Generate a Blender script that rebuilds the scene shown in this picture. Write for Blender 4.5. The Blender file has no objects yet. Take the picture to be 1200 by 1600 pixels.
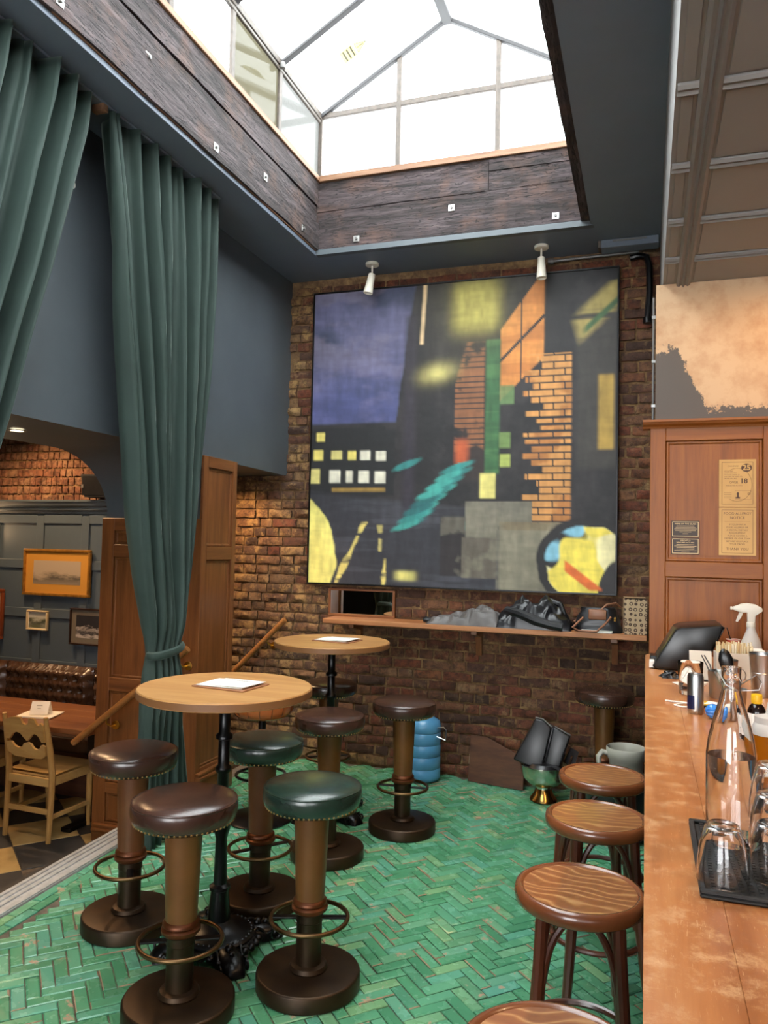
import bpy, bmesh, math, random
import numpy as np
from mathutils import Vector, Matrix
random.seed(7)
S = bpy.context.scene
COL = S.collection
R = math.radians
PI = math.pi

# ------------------------------------------------------------------ camera
CAM_F, CAM_H = 1205.0, 1.70
yaw, pit, rol = R(18.8), R(2.45), R(1.22)
fw = Vector((-math.sin(yaw)*math.cos(pit), math.cos(yaw)*math.cos(pit), math.sin(pit)))
r0 = Vector((math.cos(yaw), math.sin(yaw), 0)); u0 = r0.cross(fw)
rt = math.cos(rol)*r0 + math.sin(rol)*u0
up = -math.sin(rol)*r0 + math.cos(rol)*u0
cd = bpy.data.cameras.new('camera'); cam = bpy.data.objects.new('camera', cd); COL.objects.link(cam)
cd.sensor_fit = 'VERTICAL'; cd.sensor_height = 32.0; cd.lens = CAM_F/1600*32.0
cd.clip_start = 0.02; cd.clip_end = 200
cam.matrix_world = Matrix(((rt.x, up.x, -fw.x, 0), (rt.y, up.y, -fw.y, 0), (rt.z, up.z, -fw.z, CAM_H), (0, 0, 0, 1)))
S.camera = cam

# ------------------------------------------------------------------ sky, exposure
W = bpy.data.worlds.new('overcast_sky'); S.world = W; W.use_nodes = True
bg = W.node_tree.nodes['Background']
bg.inputs['Color'].default_value = (0.97, 0.985, 1.0, 1)
bg.inputs['Strength'].default_value = 15.0
vs = S.view_settings
vs.view_transform = 'Standard'; vs.look = 'None'; vs.exposure = 0.0; vs.gamma = 1.0; vs.use_curve_mapping = False
S.display_settings.display_device = 'sRGB'
S.cycles.max_bounces = 14; S.cycles.diffuse_bounces = 8; S.cycles.transparent_max_bounces = 16

def lamp(name, kind, loc, power, color, size=0.1, target=None, spot=None, blend=0.6):
    d = bpy.data.lights.new(name, kind); d.energy = power; d.color = color
    if kind == 'SPOT': d.spot_size = R(spot); d.spot_blend = blend; d.shadow_soft_size = size
    elif kind == 'AREA': d.shape = 'DISK'; d.size = size
    else: d.shadow_soft_size = size
    o = bpy.data.objects.new(name, d); COL.objects.link(o); o.location = loc
    if target is not None:
        o.rotation_euler = (Vector(target)-Vector(loc)).to_track_quat('-Z', 'Y').to_euler()
    return o
WARM = (1.0, 0.62, 0.32)

# ------------------------------------------------------------------ mesh helpers
class MB:
    def __init__(s): s.v = []; s.f = []
    def add(s, vs_, fs):
        n = len(s.v); s.v += [tuple(p) for p in vs_]; s.f += [tuple(i+n for i in q) for q in fs]; return s
    def box(s, x0, x1, y0, y1, z0, z1):
        return s.add([(x0,y0,z0),(x1,y0,z0),(x1,y1,z0),(x0,y1,z0),(x0,y0,z1),(x1,y0,z1),(x1,y1,z1),(x0,y1,z1)],
                     [(0,3,2,1),(4,5,6,7),(0,1,5,4),(1,2,6,5),(2,3,7,6),(3,0,4,7)])
    def obox(s, c, size, rot):
        m = rot.to_matrix() if not isinstance(rot, Matrix) else rot
        c = Vector(c); a, b, d = [k/2 for k in size]
        P = [(-a,-b,-d),(a,-b,-d),(a,b,-d),(-a,b,-d),(-a,-b,d),(a,-b,d),(a,b,d),(-a,b,d)]
        return s.add([c + m@Vector(p) for p in P], [(0,3,2,1),(4,5,6,7),(0,1,5,4),(1,2,6,5),(2,3,7,6),(3,0,4,7)])
    def lathe(s, prof, n=32, c=(0,0,0), m=None, sx=1, sy=1):
        vs_, fs = [], []
        rings = []
        for r, z in prof:
            if r < 1e-6: rings.append([len(vs_)]); vs_.append((0,0,z))
            else:
                rings.append(list(range(len(vs_), len(vs_)+n)))
                vs_ += [(r*sx*math.cos(2*PI*i/n), r*sy*math.sin(2*PI*i/n), z) for i in range(n)]
        for A, B in zip(rings, rings[1:]):
            for i in range(n):
                j = (i+1) % n
                if len(A) == 1 and len(B) == 1: continue
                if len(A) == 1: fs.append((A[0], B[j], B[i]))
                elif len(B) == 1: fs.append((A[i], A[j], B[0]))
                else: fs.append((A[i], A[j], B[j], B[i]))
        c = Vector(c)
        return s.add([c + (m@Vector(p) if m else Vector(p)) for p in vs_], fs)
    def tube(s, pts, r, n=8, closed=False, flat=None):
        pts = [Vector(p) for p in pts]; N = len(pts)
        rr = r if isinstance(r, (list, tuple)) else [r]*N
        vs_, fs = [], []
        up_ = None
        for i, p in enumerate(pts):
            a = pts[(i-1) % N] if (closed or i > 0) else p
            b = pts[(i+1) % N] if (closed or i < N-1) else p
            t = (b-a).normalized()
            if up_ is None:
                up_ = Vector((0,0,1)) if abs(t.z) < 0.9 else Vector((1,0,0))
            x = t.cross(up_)
            if x.length < 1e-5: x = t.cross(Vector((0.3,1,0.2)))
            x.normalize(); y = x.cross(t).normalized(); up_ = y
            for k in range(n):
                q = 2*PI*k/n
                ky = flat if flat else 1
                vs_.append(p + x*rr[i]*math.cos(q) + y*rr[i]*ky*math.sin(q))
        M = N if closed else N-1
        for i in range(M):
            for k in range(n):
                a = i*n+k; b = i*n+(k+1) % n; c = ((i+1) % N)*n+(k+1) % n; d = ((i+1) % N)*n+k
                fs.append((a, b, c, d))
        if not closed:
            fs.append(tuple(range(n-1, -1, -1))); fs.append(tuple((N-1)*n+k for k in range(n)))
        return s.add(vs_, fs)
    def prism(s, poly, axis, a0, a1):
        n = len(poly)
        def P(u, v, w): return {'x': (w,u,v), 'y': (u,w,v), 'z': (u,v,w)}[axis]
        vs_ = [P(u, v, a0) for u, v in poly] + [P(u, v, a1) for u, v in poly]
        fs = [tuple(range(n-1,-1,-1)), tuple(range(n, 2*n))] + [(i, (i+1) % n, n+(i+1) % n, n+i) for i in range(n)]
        return s.add(vs_, fs)
    def grid(s, fn, nu, nv, cu=False):
        vs_ = [fn(i/(nu if cu else nu-1), j/(nv-1)) for j in range(nv) for i in range(nu)]
        fs = []
        for j in range(nv-1):
            for i in range(nu if cu else nu-1):
                k = (i+1) % nu
                fs.append((j*nu+i, j*nu+k, (j+1)*nu+k, (j+1)*nu+i))
        return s.add(vs_, fs)
    def ball(s, c, r, n=10, m=7, sz=1):
        return s.lathe([(r*math.sin(PI*k/m), -r*sz*math.cos(PI*k/m)) for k in range(m+1)], n, c)
    def mesh(s, name, mat=None, smooth=35, bevel=0, seg=1, fix=True, bsel=None):
        me = bpy.data.meshes.new(name); me.from_pydata([tuple(v) for v in s.v], [], s.f)
        if fix or bevel:
            bm = bmesh.new(); bm.from_mesh(me)
            bmesh.ops.recalc_face_normals(bm, faces=bm.faces)
            if bevel:
                es = [e for e in bm.edges if len(e.link_faces) == 2 and e.calc_face_angle(0) > R(40) and (bsel is None or bsel(e))]
                bmesh.ops.bevel(bm, geom=es, offset=bevel, segments=seg, profile=0.5, affect='EDGES', clamp_overlap=True)
            bm.to_mesh(me); bm.free()
        if smooth:
            me.polygons.foreach_set('use_smooth', [True]*len(me.polygons))
            me.set_sharp_from_angle(angle=R(smooth))
        if mat: me.materials.append(mat)
        return me
    def build(s, name, mat, parent=None, smooth=35, bevel=0, seg=1, loc=None, fix=True, bsel=None):
        return place(s.mesh(name, mat, smooth, bevel, seg, fix, bsel), name, parent, loc)

def place(me, name, parent=None, loc=None):
    o = bpy.data.objects.new(name, me); COL.objects.link(o)
    if parent is not None: o.parent = parent
    if loc is not None: o.location = loc
    return o
def tag(o, label, cat, group=None):
    o['label'] = label; o['category'] = cat
    if group: o['group'] = group
    return o
def thing(name, label, cat, loc=(0,0,0), rz=0, group=None):
    o = bpy.data.objects.new(name, None); COL.objects.link(o); o.location = loc; o.rotation_euler = (0,0,rz)
    o.empty_display_size = 0.05
    return tag(o, label, cat, group)
def struct(o): o['kind'] = 'structure'; return o
def stuff(o): o['kind'] = 'stuff'; return o
def copy_tree(o, parent=None):
    c = o.copy(); COL.objects.link(c); c.parent = parent
    for ch in o.children: copy_tree(ch, c)
    return c
def solid(mb): return mb
def lerp(a, b, t): return a+(b-a)*t
def interp(tab, x):
    xs = [t[0] for t in tab]; ys = [t[1] for t in tab]
    return float(np.interp(x, xs, ys))
def circ(r, n, z=0, c=(0,0), a0=0, a1=2*PI, end=False):
    return [(c[0]+r*math.cos(a0+(a1-a0)*i/(n-1 if end else n)), c[1]+r*math.sin(a0+(a1-a0)*i/(n-1 if end else n)), z) for i in range(n)]

# ------------------------------------------------------------------ materials
def srgb(h):
    if isinstance(h, str):
        h = [int(h[i:i+2], 16)/255 for i in (0,2,4)]
        return tuple(c/12.92 if c <= 0.04045 else ((c+0.055)/1.055)**2.4 for c in h)
    return h
class NT:
    def __init__(s, name):
        s.m = bpy.data.materials.new(name); s.m.use_nodes = True; s.t = s.m.node_tree; s.n = s.t.nodes; s.l = s.t.links
        s.b = s.n['Principled BSDF']; s.out = s.n['Material Output']
    def N(s, typ, **kw):
        x = s.n.new(typ)
        for k, v in kw.items(): setattr(x, k, v)
        return x
    def L(s, a, b): s.l.new(a, b)
    def coords(s, space='pos', scale=(1,1,1), rot=(0,0,0)):
        if space == 'pos': o = s.N('ShaderNodeNewGeometry').outputs['Position']
        else: o = s.N('ShaderNodeTexCoord').outputs['Object']
        mp = s.N('ShaderNodeMapping'); mp.inputs['Scale'].default_value = scale; mp.inputs['Rotation'].default_value = rot
        s.L(o, mp.inputs['Vector']); return mp.outputs['Vector']
    def noise(s, vec, scale=5, detail=4, rough=0.55, dist=0):
        n = s.N('ShaderNodeTexNoise'); n.inputs['Scale'].default_value = scale; n.inputs['Detail'].default_value = detail
        n.inputs['Roughness'].default_value = rough; n.inputs['Distortion'].default_value = dist
        s.L(vec, n.inputs['Vector']); return n.outputs['Fac']
    def ramp(s, fac, stops, interp='LINEAR'):
        r = s.N('ShaderNodeValToRGB'); e = r.color_ramp.elements; r.color_ramp.interpolation = interp
        while len(e) < len(stops): e.new(0.5)
        for el, (p, c) in zip(e, stops):
            el.position = p; c = srgb(c) if not isinstance(c, (int, float)) else (c,)*3; el.color = (*c, 1)
        s.L(fac, r.inputs['Fac']); return r.outputs['Color']
    def mix(s, fac, a, b, mode='MIX'):
        x = s.N('ShaderNodeMix', data_type='RGBA', blend_type=mode)
        for sock, val in ((x.inputs[0], fac), (x.inputs[6], a), (x.inputs[7], b)):
            if hasattr(val, 'is_linked'): s.L(val, sock)
            elif isinstance(val, (int, float)): sock.default_value = val
            else: sock.default_value = (*srgb(val), 1)
        return x.outputs[2]
    def math(s, op, a, b=0.0):
        x = s.N('ShaderNodeMath', operation=op)
        for sock, val in ((x.inputs[0], a), (x.inputs[1], b)):
            if hasattr(val, 'is_linked'): s.L(val, sock)
            else: sock.default_value = val
        return x.outputs[0]
    def rnd(s):
        a = s.N('ShaderNodeObjectInfo').outputs['Random']; b = s.N('ShaderNodeNewGeometry').outputs['Random Per Island']
        return s.math('FRACT', s.math('ADD', a, b))
    def bump(s, h, strength=0.3, dist=0.01):
        b = s.N('ShaderNodeBump'); b.inputs['Strength'].default_value = strength; b.inputs['Distance'].default_value = dist
        s.L(h, b.inputs['Height']); s.L(b.outputs['Normal'], s.b.inputs['Normal'])
    def set(s, **kw):
        for k, v in kw.items():
            sock = s.b.inputs[k.replace('_', ' ')]
            if hasattr(v, 'is_linked'): s.L(v, sock)
            elif k in ('Base_Color', 'Emission_Color', 'Sheen_Tint', 'Specular_Tint'): sock.default_value = (*srgb(v), 1)
            else: sock.default_value = v
        return s
def plain(name, col, rough=0.5, metal=0.0, col2=None, scale=12, bump=0, bscale=40, space='pos', **kw):
    t = NT(name); t.set(Roughness=rough, Metallic=metal)
    v = t.coords(space)
    if col2: t.set(Base_Color=t.mix(t.ramp(t.noise(v, scale, 5), [(0.35, 0.0), (0.65, 1.0)]), col, col2))
    else: t.set(Base_Color=col)
    if bump: t.bump(t.noise(v, bscale, 4), bump, 0.004)
    t.set(**kw); return t.m
def wood(name, dark, mid, light, axis='y', scale=1.0, rough=0.45, bump=0.08, rot=(0,0,0), space='pos', coat=0.0, rnd=0.0, alen=0.9):
    t = NT(name)
    sc = {'x': (alen, 14, 14), 'y': (14, alen, 14), 'z': (14, 14, alen)}[axis]
    v = t.coords(space, tuple(k*scale for k in sc), rot)
    n1 = t.noise(v, 1.6, 6, 0.6, 0.6); n2 = t.noise(v, 7.0, 3, 0.7)
    f = t.math('ADD', t.math('MULTIPLY', n1, 0.7), t.math('MULTIPLY', n2, 0.3))
    if rnd: f = t.math('ADD', f, t.math('MULTIPLY', t.math('SUBTRACT', t.rnd(), 0.5), rnd))
    c = t.ramp(f, [(0.3, dark), (0.5, mid), (0.72, light)])
    t.set(Base_Color=c, Roughness=rough, Coat_Weight=coat, Coat_Roughness=0.2)
    if bump: t.bump(f, bump, 0.003)
    return t.m
M = {}
M['navy'] = plain('navy_wall_paint', '4b5257', 0.5, col2='50575c', scale=3, bump=0.05, bscale=60)
M['ceil'] = plain('dark_blue_ceiling_paint', '626c79', 0.5, col2='67717e', scale=3)
M['grey_panel'] = plain('grey_ceiling_paint', '84817f', 0.5, col2='8a8683', scale=2)
M['oak'] = wood('oak_panelling', '5a3016', '754520', '8b582f', 'z', 1.0, 0.42, 0.06)
M['oak_h'] = wood('oak_rail', '5a3016', '754520', '8b582f', 'x', 1.0, 0.42, 0.06)
M['oak_hy'] = wood('oak_rail_deep', '5a3016', '754520', '8b582f', 'y', 1.0, 0.42, 0.06)
M['cup'] = wood('cupboard_wood', '6e380a', '894a0e', '9c5c1a', 'z', 0.8, 0.5, 0.05)
M['cup_h'] = wood('cupboard_rail_wood', '6e380a', '894a0e', '9c5c1a', 'x', 0.8, 0.5, 0.05)
M['beam'] = wood('weathered_dark_timber', '1c1615', '3d322f', '6d5d57', 'x', 0.55, 0.85, 0.8, rnd=0.12, alen=4)
M['beam_y'] = wood('weathered_dark_timber_long', '1c1615', '3d322f', '6d5d57', 'y', 0.55, 0.85, 0.8, rnd=0.12, alen=4)
def beammat(name, axis):
    t = NT(name); al = 1.6
    v = t.coords('pos', (al, 16, 16) if axis == 'x' else (16, al, 16))
    n1 = t.noise(v, 1.1, 8, .68, .5); n2 = t.noise(v, 3.2, 3, .5, .8); n3 = t.noise(t.coords('pos'), 5, 5, .6)
    c = t.ramp(n1, [(.28, '130f0e'), (.45, '2c2322'), (.6, '483d3f'), (.75, '6f625e')])
    c = t.mix(t.ramp(n3, [(.5, 0.0), (.7, .6)]), c, '5a4034')
    ck = t.ramp(t.math('ABSOLUTE', t.math('SUBTRACT', n2, .5)), [(.0, 1.0), (.022, 0.0)])
    c = t.mix(ck, c, '0c0908')
    t.set(Base_Color=c, Roughness=.85); t.bump(t.math('SUBTRACT', n1, t.math('MULTIPLY', ck, .5)), .9, .02); return t.m
M['beam'] = beammat('weathered_timber', 'x'); M['beam_y'] = beammat('weathered_timber_long', 'y')
M['sillwood'] = wood('reddish_sill_wood', '5e3c28', '7d5a40', '94735a', 'x', 1, 0.6)
M['sillwood_y'] = wood('reddish_sill_wood_long', '5e3c28', '7d5a40', '94735a', 'y', 1, 0.6)
t = NT('worn_bar_top_wood'); v = t.coords('pos', (7, .5, 7)); v1 = t.coords('pos'); v2 = t.coords('pos', (30, 3, 1), (0, 0, .5))
f = t.noise(v, 1.6, 6, .6, .6); c = t.ramp(f, [(.3, '8f552d'), (.5, 'a96b3c'), (.72, 'b98150')])
wr = t.ramp(t.noise(v1, 14, 10, .8), [(.5, 0.0), (.64, .75)]); c = t.mix(wr, c, 'c79b6d')
sc_ = t.ramp(t.noise(v2, 9, 3, .8), [(.62, 0.0), (.7, .5)]); c = t.mix(sc_, c, 'd2ad84')
t.set(Base_Color=c, Roughness=t.mix(wr, (.28,.28,.28), (.5,.5,.5))); t.bump(f, .05, .003); M['bar'] = t.m
M['tabletop'] = wood('light_oak_tabletop', '97673a', 'ad7d49', 'c0935d', 'x', 0.6, 0.4, 0.03, rot=(0,0,0.15))
M['edge'] = plain('tabletop_edge', '7c5330', 0.5)
M['shelf'] = wood('shelf_wood', '8a5229', 'a2673a', 'b67e50', 'x', 0.8, 0.5)
M['darkpanel'] = wood('dark_plywood', '3c2014', '51301d', '664028', 'x', 0.7, 0.6)
M['rail'] = wood('handrail_wood', '7b4a24', '93602f', 'a87543', 'x', 1, 0.4)
M['brass'] = plain('brass', 'd9a94e', 0.28, 1.0)
M['steel'] = plain('steel', 'b9b9b6', 0.3, 1.0)
M['alu'] = plain('aluminium_nosing', 'b4b3b0', 0.45, 0.25, col2='a2a19f', scale=30)
M['iron'] = plain('black_cast_iron', '0d0d0f', 0.32, 0.4, bump=0.1, bscale=60)
M['bronze'] = plain('dark_bronze', '30241a', 0.42, 0.7, col2='41301f', scale=9)
M['bronze_ring'] = plain('bronze_ring', '6a5135', 0.35, 0.9)
M['copper'] = plain('bronze_collar', '6e3d1e', 0.4, 0.6, col2='582f17', scale=20)
M['post'] = plain('painted_wood_post', '64401f', 0.4, 0.25, col2='774e26', scale=5)
M['post2'] = plain('reddish_wood_post', '5c351d', 0.4, 0.2, col2='6e4527', scale=5)
def leather(name, a, b): 
    return plain(name, a, 0.27, 0, col2=b, scale=7, bump=0.08, bscale=160, Coat_Weight=0.3, Coat_Roughness=0.2)
M['brown'] = leather('brown_leather', '34211a', '432b22')
M['green'] = leather('dark_green_leather', '1a2a23', '24362d')
M['dkbrown'] = leather('dark_brown_leather', '2b1a14', '38241b')
M['orange'] = leather('tan_orange_leather', '9c4e24', 'b3612f')
M['buttoned'] = leather('buttoned_brown_leather', '3b281d', '523a2b')
M['nail'] = plain('brass_nail', 'b08a55', 0.3, 1.0)
M['black'] = plain('black_plastic', '0b0b0c', 0.3)
M['rubber'] = plain('black_rubber', '121212', 0.55)
M['white'] = plain('white_paper', 'ece8e0', 0.6)
M['offwhite'] = plain('off_white_plastic', 'ddd6c6', 0.4)
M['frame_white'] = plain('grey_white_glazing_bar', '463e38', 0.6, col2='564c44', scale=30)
M['roofbar'] = plain('dark_roof_bar', '2f2d2f', 0.6)
M['bar_grey'] = plain('grey_steel_bar', '6c6a68', 0.5, 0.3)
M['bentwood'] = wood('bentwood_dark', '3a1d10', '52291a', '6b3820', 'z', 0.6, 0.28, 0.02, coat=0.3)
M['bentring'] = plain('bentwood_rim', '6a3a20', 0.26, col2='7a4627', scale=6, Coat_Weight=0.4)
t = NT('bentwood_seat_veneer')
v = t.coords('obj', (3.5, 6.5, 1), (0, 0, .25)); n = t.noise(v, 9, 4, 0.6)
w = t.N('ShaderNodeTexWave'); w.bands_direction = 'Y'; w.inputs['Scale'].default_value = 1.3; w.inputs['Distortion'].default_value = 16; w.inputs['Detail'].default_value = 2; w.inputs['Detail Scale'].default_value = .8; t.L(v, w.inputs['Vector'])
f = t.math('ADD', t.math('MULTIPLY', n, 0.3), t.math('MULTIPLY', t.math('POWER', w.outputs['Fac'], 4.0), 0.5))
t.set(Base_Color=t.ramp(f, [(0.05, '7c4522'), (0.25, '8f5730'), (0.5, 'a06a3c'), (0.75, 'bd8e5e')]), Roughness=0.32, Coat_Weight=0.3)
M['veneer'] = t.m
t = NT('green_velvet')
v = t.coords('pos'); t.set(Base_Color=t.mix(t.noise(v, 6, 4), '22322d', '2f423b'), Roughness=0.75, Sheen_Weight=0.45, Sheen_Roughness=0.3, Sheen_Tint='a9b8b0')
M['velvet'] = t.m
# glazed green tile, terracotta showing where the glaze is chipped
t = NT('green_glazed_tile'); v = t.coords('pos')
base = t.ramp(t.rnd(), [(0.0, '43805d'), (0.25, '4f9069'), (0.5, '5f9f7b'), (0.7, '599b84'), (0.85, '77a474'), (1.0, '4a876a')])
base = t.mix(t.math('MULTIPLY', t.noise(v, 12, 3), 0.35), base, '3f7a57')
chip = t.ramp(t.math('ADD', t.noise(v, 11, 7, 0.68), t.math('MULTIPLY', t.rnd(), 0.09)), [(0.675, 0.0), (0.69, 1.0)])
t.set(Base_Color=t.mix(chip, base, 'a68a70'), Roughness=t.mix(chip, t.ramp(t.noise(v, 14, 3), [(0.3, 0.16), (0.7, 0.34)]), (0.8,0.8,0.8)))
t.bump(t.math('SUBTRACT', t.noise(v, 9, 3), t.math('MULTIPLY', chip, 0.35)), 0.22, 0.006)
M['tile'] = t.m
M['grout'] = plain('dark_grout', '4a4238', 0.9, col2='6a5c4c', scale=25)
# old brick
def brickmat(name, stops, smear, amt, lo=0.5):
    t = NT(name); v = t.coords('pos')
    c = t.ramp(t.rnd(), stops)
    c = t.mix(t.ramp(t.noise(v, 22, 7, 0.75), [(.42, 0.0), (.62, .8)]), c, '2b1810')
    sm = t.ramp(t.noise(v, 10, 9, 0.75), [(lo, 0.0), (lo+0.09, 1.0)])
    c = t.mix(t.math('MULTIPLY', sm, amt), c, smear)
    t.set(Base_Color=c, Roughness=0.88); t.bump(t.noise(v, 45, 6, 0.7), 0.6, 0.012); return t.m
M['brick'] = brickmat('old_red_brown_brick', [(0,'56301f'),(0.2,'733c25'),(0.4,'5e3c2a'),(0.55,'7d4a2b'),(0.7,'3e2a21'),(0.85,'7a5236'),(1,'4f3226')], '8f7350', 0.5, 0.54)
M['brick_l'] = brickmat('old_limewashed_brick', [(0,'6e4c33'),(0.3,'7d5a3b'),(0.5,'55392a'),(0.7,'8a6a46'),(0.9,'3f2c22'),(1,'6b4c35')], 'a3814f', 0.7, 0.5)
M['brick_o'] = brickmat('orange_header_brick', [(0,'7d4e36'),(0.3,'8a5c42'),(0.6,'6f4431'),(1,'8f6a4e')], '9a775a', 0.5, 0.5)
t = NT('old_mortar'); v = t.coords('pos')
t.set(Base_Color=t.ramp(t.noise(v, 9, 7, 0.7), [(0.3,'3f2d1f'),(0.48,'6d5236'),(0.68,'97784f')]), Roughness=0.95); t.bump(t.noise(v, 25, 6, 0.7), 0.9, 0.02)
M['mortar'] = t.m
M['slate'] = plain('black_slate_tile', '2b2a2a', 0.5, col2='3a3836', scale=4, bump=0.1)
M['cream'] = plain('cream_stone_tile', 'b89a63', 0.5, col2='a5854e', scale=5, bump=0.1)
def glass(name, col=(1,1,1), rough=0.0, ior=1.45):
    t = NT(name); t.set(Base_Color=col, Roughness=rough, Transmission_Weight=1.0, IOR=ior); return t.m
M['glass'] = glass('clear_glass'); M['water'] = glass('water', (0.97,0.99,1), 0, 1.33)
def pane(name, clear, tint, spec=0.04, pattern=0):
    t = NT(name)
    tr = t.N('ShaderNodeBsdfTransparent'); tr.inputs['Color'].default_value = (*srgb(tint), 1)
    tl = t.N('ShaderNodeBsdfTranslucent'); tl.inputs['Color'].default_value = (*srgb(tint), 1)
    mx = t.N('ShaderNodeMixShader'); 
    if pattern:
        f = t.ramp(t.noise(t.coords('pos'), pattern, 3), [(0.35, 1-clear), (0.65, 1-clear+0.25)]); t.L(f, mx.inputs[0])
    else: mx.inputs[0].default_value = 1-clear
    t.L(tr.outputs[0], mx.inputs[1]); t.L(tl.outputs[0], mx.inputs[2])
    gl = t.N('ShaderNodeBsdfGlossy'); gl.inputs['Roughness'].default_value = 0.05
    m2 = t.N('ShaderNodeMixShader'); m2.inputs[0].default_value = spec
    t.L(mx.outputs[0], m2.inputs[1]); t.L(gl.outputs[0], m2.inputs[2]); t.L(m2.outputs[0], t.out.inputs['Surface'])
    return t.m
M['pane'] = pane('roof_glass', 0.8, 'f2f5f5')
M['pane_frost'] = pane('frosted_glass', 0.10, '8f908e', 0.04, 60)
M['pane_ribbed'] = pane('ribbed_yellowish_glass', 0.02, '807e72', 0.04, 90)
M['tile_worn'] = plain('bare_terracotta_edge', 'a08468', .85, col2='7d6650', scale=30)
M['mirror'] = plain('mirror_glass', 'd8d4cc', 0.02, 1.0)

# ================================================================== THE SETTING
YB = 5.685         # brick back wall
XL = -2.772        # blue wall over the opening on the side
ZC = 3.84          # main ceiling
ZL = -0.34         # sunken floor
ZK = 1.15          # bar top

# ---- floors
floor = struct(MB().box(-2.93, 2.6, -3.5, YB, -0.30, -0.008).build('floor', M['grout']))
def in_view(x, y, z, pad=40):
    d = Vector((x, y, z-CAM_H)); w = d.dot(fw)
    if w < 0.1: return None
    px = 600+CAM_F*d.dot(rt)/w; py = 800-CAM_F*d.dot(up)/w
    return (px, py, w) if -pad < px < 1200+pad and -pad < py < 1600+pad else None
def tile_mesh(L, Wd, seed):
    rg = random.Random(seed); m = MB(); g = 0.0022; b = rg.choice((.003, .004, .0065))
    j = lambda: rg.uniform(-0.0012, 0.0012)
    x, y = L/2-g, Wd/2-g
    lo = [(-x+j(),-y+j(),-0.012),(x+j(),-y+j(),-0.012),(x+j(),y+j(),-0.012),(-x+j(),y+j(),-0.012)]
    mid = [(a, c, -0.003) for a, c, _ in lo]
    tp = [(a*(1-b/x), c*(1-b/y), j()) for a, c, _ in lo]
    m.add(lo+mid+tp, [(0,1,5,4),(1,2,6,5),(2,3,7,6),(3,0,4,7),(4,5,9,8),(5,6,10,9),(6,7,11,10),(7,4,8,11),(8,9,10,11)])
    return m
TW, TN = 0.0525, 3
ca, sa = math.cos(R(45)), math.sin(R(45))
spots = []
sx = lambda y: -2.70 - (y-2.3)*0.045          # inner edge of the metal nosing
for a in range(-120, 120):
    for k in range(-30, 30):
        for rc in ((a+2*TN*k+TN/2, a+0.5, 0), (a+0.5, a-2*TN*k-1.5*TN+1, 1)):
            u, v_ = rc[0]*TW, rc[1]*TW
            X_ = ca*u - sa*v_ - 1.0; Y_ = sa*u + ca*v_ + 3.2
            if not (X_ < 0.35 and 1.75 < Y_ < YB-0.03): continue
            if X_ < sx(Y_)+0.10: continue
            spots.append((X_, Y_, R(45)+(PI/2 if rc[2] else 0)))
for row in range(2):                             # border rows laid along the nosing
    y = 1.8+row*0.08
    while y < 5.6:
        spots.append((sx(y)+0.032+0.054*row, y, R(90+2.6), .0022)); y += 0.158
def depth_key(s):
    q = in_view(s[0], s[1], 0, 0)
    return q[2] if q and (s[0] < 0.0) else 99
spots.sort(key=depth_key)
TL = TW*TN
def wear_edges(me, seed):
    rg = random.Random(seed); me.materials.append(M['tile_worn'])
    for p in me.polygons:
        if 4 <= p.index % 9 <= 7 and rg.random() < .14: p.material_index = 1
tms = [tile_mesh(TL, TW, k).mesh('tile', M['tile'], 0, fix=False) for k in range(24)]
for k, me in enumerate(tms): wear_edges(me, k)
rest = MB(); rg = random.Random(3)
for i, (x, y, a, *hi) in enumerate(spots):
    z = rg.uniform(-0.0018, 0.0012)+(hi[0] if hi else 0)
    if i < 300:
        o = place(tms[i*7 % 24], 'tile', floor, (x, y, z)); o.rotation_euler = (rg.uniform(-.008,.008), rg.uniform(-.008,.008), a)
    else:
        t_ = tile_mesh(TL, TW, 100+i % 40); c_, s_ = math.cos(a), math.sin(a)
        tx, ty = rg.uniform(-.008,.008), rg.uniform(-.008,.008)
        rest.add([(x+px*c_-py*s_, y+px*s_+py*c_, z+pz+px*tx+py*ty) for px, py, pz in t_.v], t_.f)
tb0 = stuff(rest.build('tiles_beyond', M['tile'], floor, 0, fix=False)); wear_edges(tb0.data, 99)
# metal nosing at the top of the step, and the tread below it
nose = MB()
def strip(w0, w1, z0, z1, y0=0.4, y1=4.39):
    f_ = lambda y: sx(y)
    return [(f_(y0)-w1, y0, z0), (f_(y0)-w0, y0, z0), (f_(y1)-w0, y1, z0), (f_(y1)-w1, y1, z0),
            (f_(y0)-w1, y0, z1), (f_(y0)-w0, y0, z1), (f_(y1)-w0, y1, z1), (f_(y1)-w1, y1, z1)]
BF = [(0,3,2,1),(4,5,6,7),(0,1,5,4),(1,2,6,5),(2,3,7,6),(3,0,4,7)]
trim_n = struct(MB().add(strip(0.0, 0.16, -0.03, 0.006), BF).build('trim_1', M['alu'], bevel=0.002))
for a_, b_ in ((0.003, 0.03), (0.062, 0.078), (0.10, 0.116), (0.135, 0.158)):
    MB().add(strip(a_, b_, 0.004, 0.013), BF).build('nosing_ridge', M['alu'], trim_n, bevel=0.002)
step = struct(MB().box(-3.24, -2.90, 0.31, 5.68, ZL, -0.17).build('floor_step', M['slate']))
fl2 = struct(MB().box(-9, -2.90, -3.5, YB, ZL-0.2, ZL-0.006).build('floor_lower', M['grout']))
cq = 0.42; bx_, by_ = -3.62, 3.87
rest_s = MB(); 
qa = R(51)
c_, s_ = math.cos(qa), math.sin(qa)
slabs = {}
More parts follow.
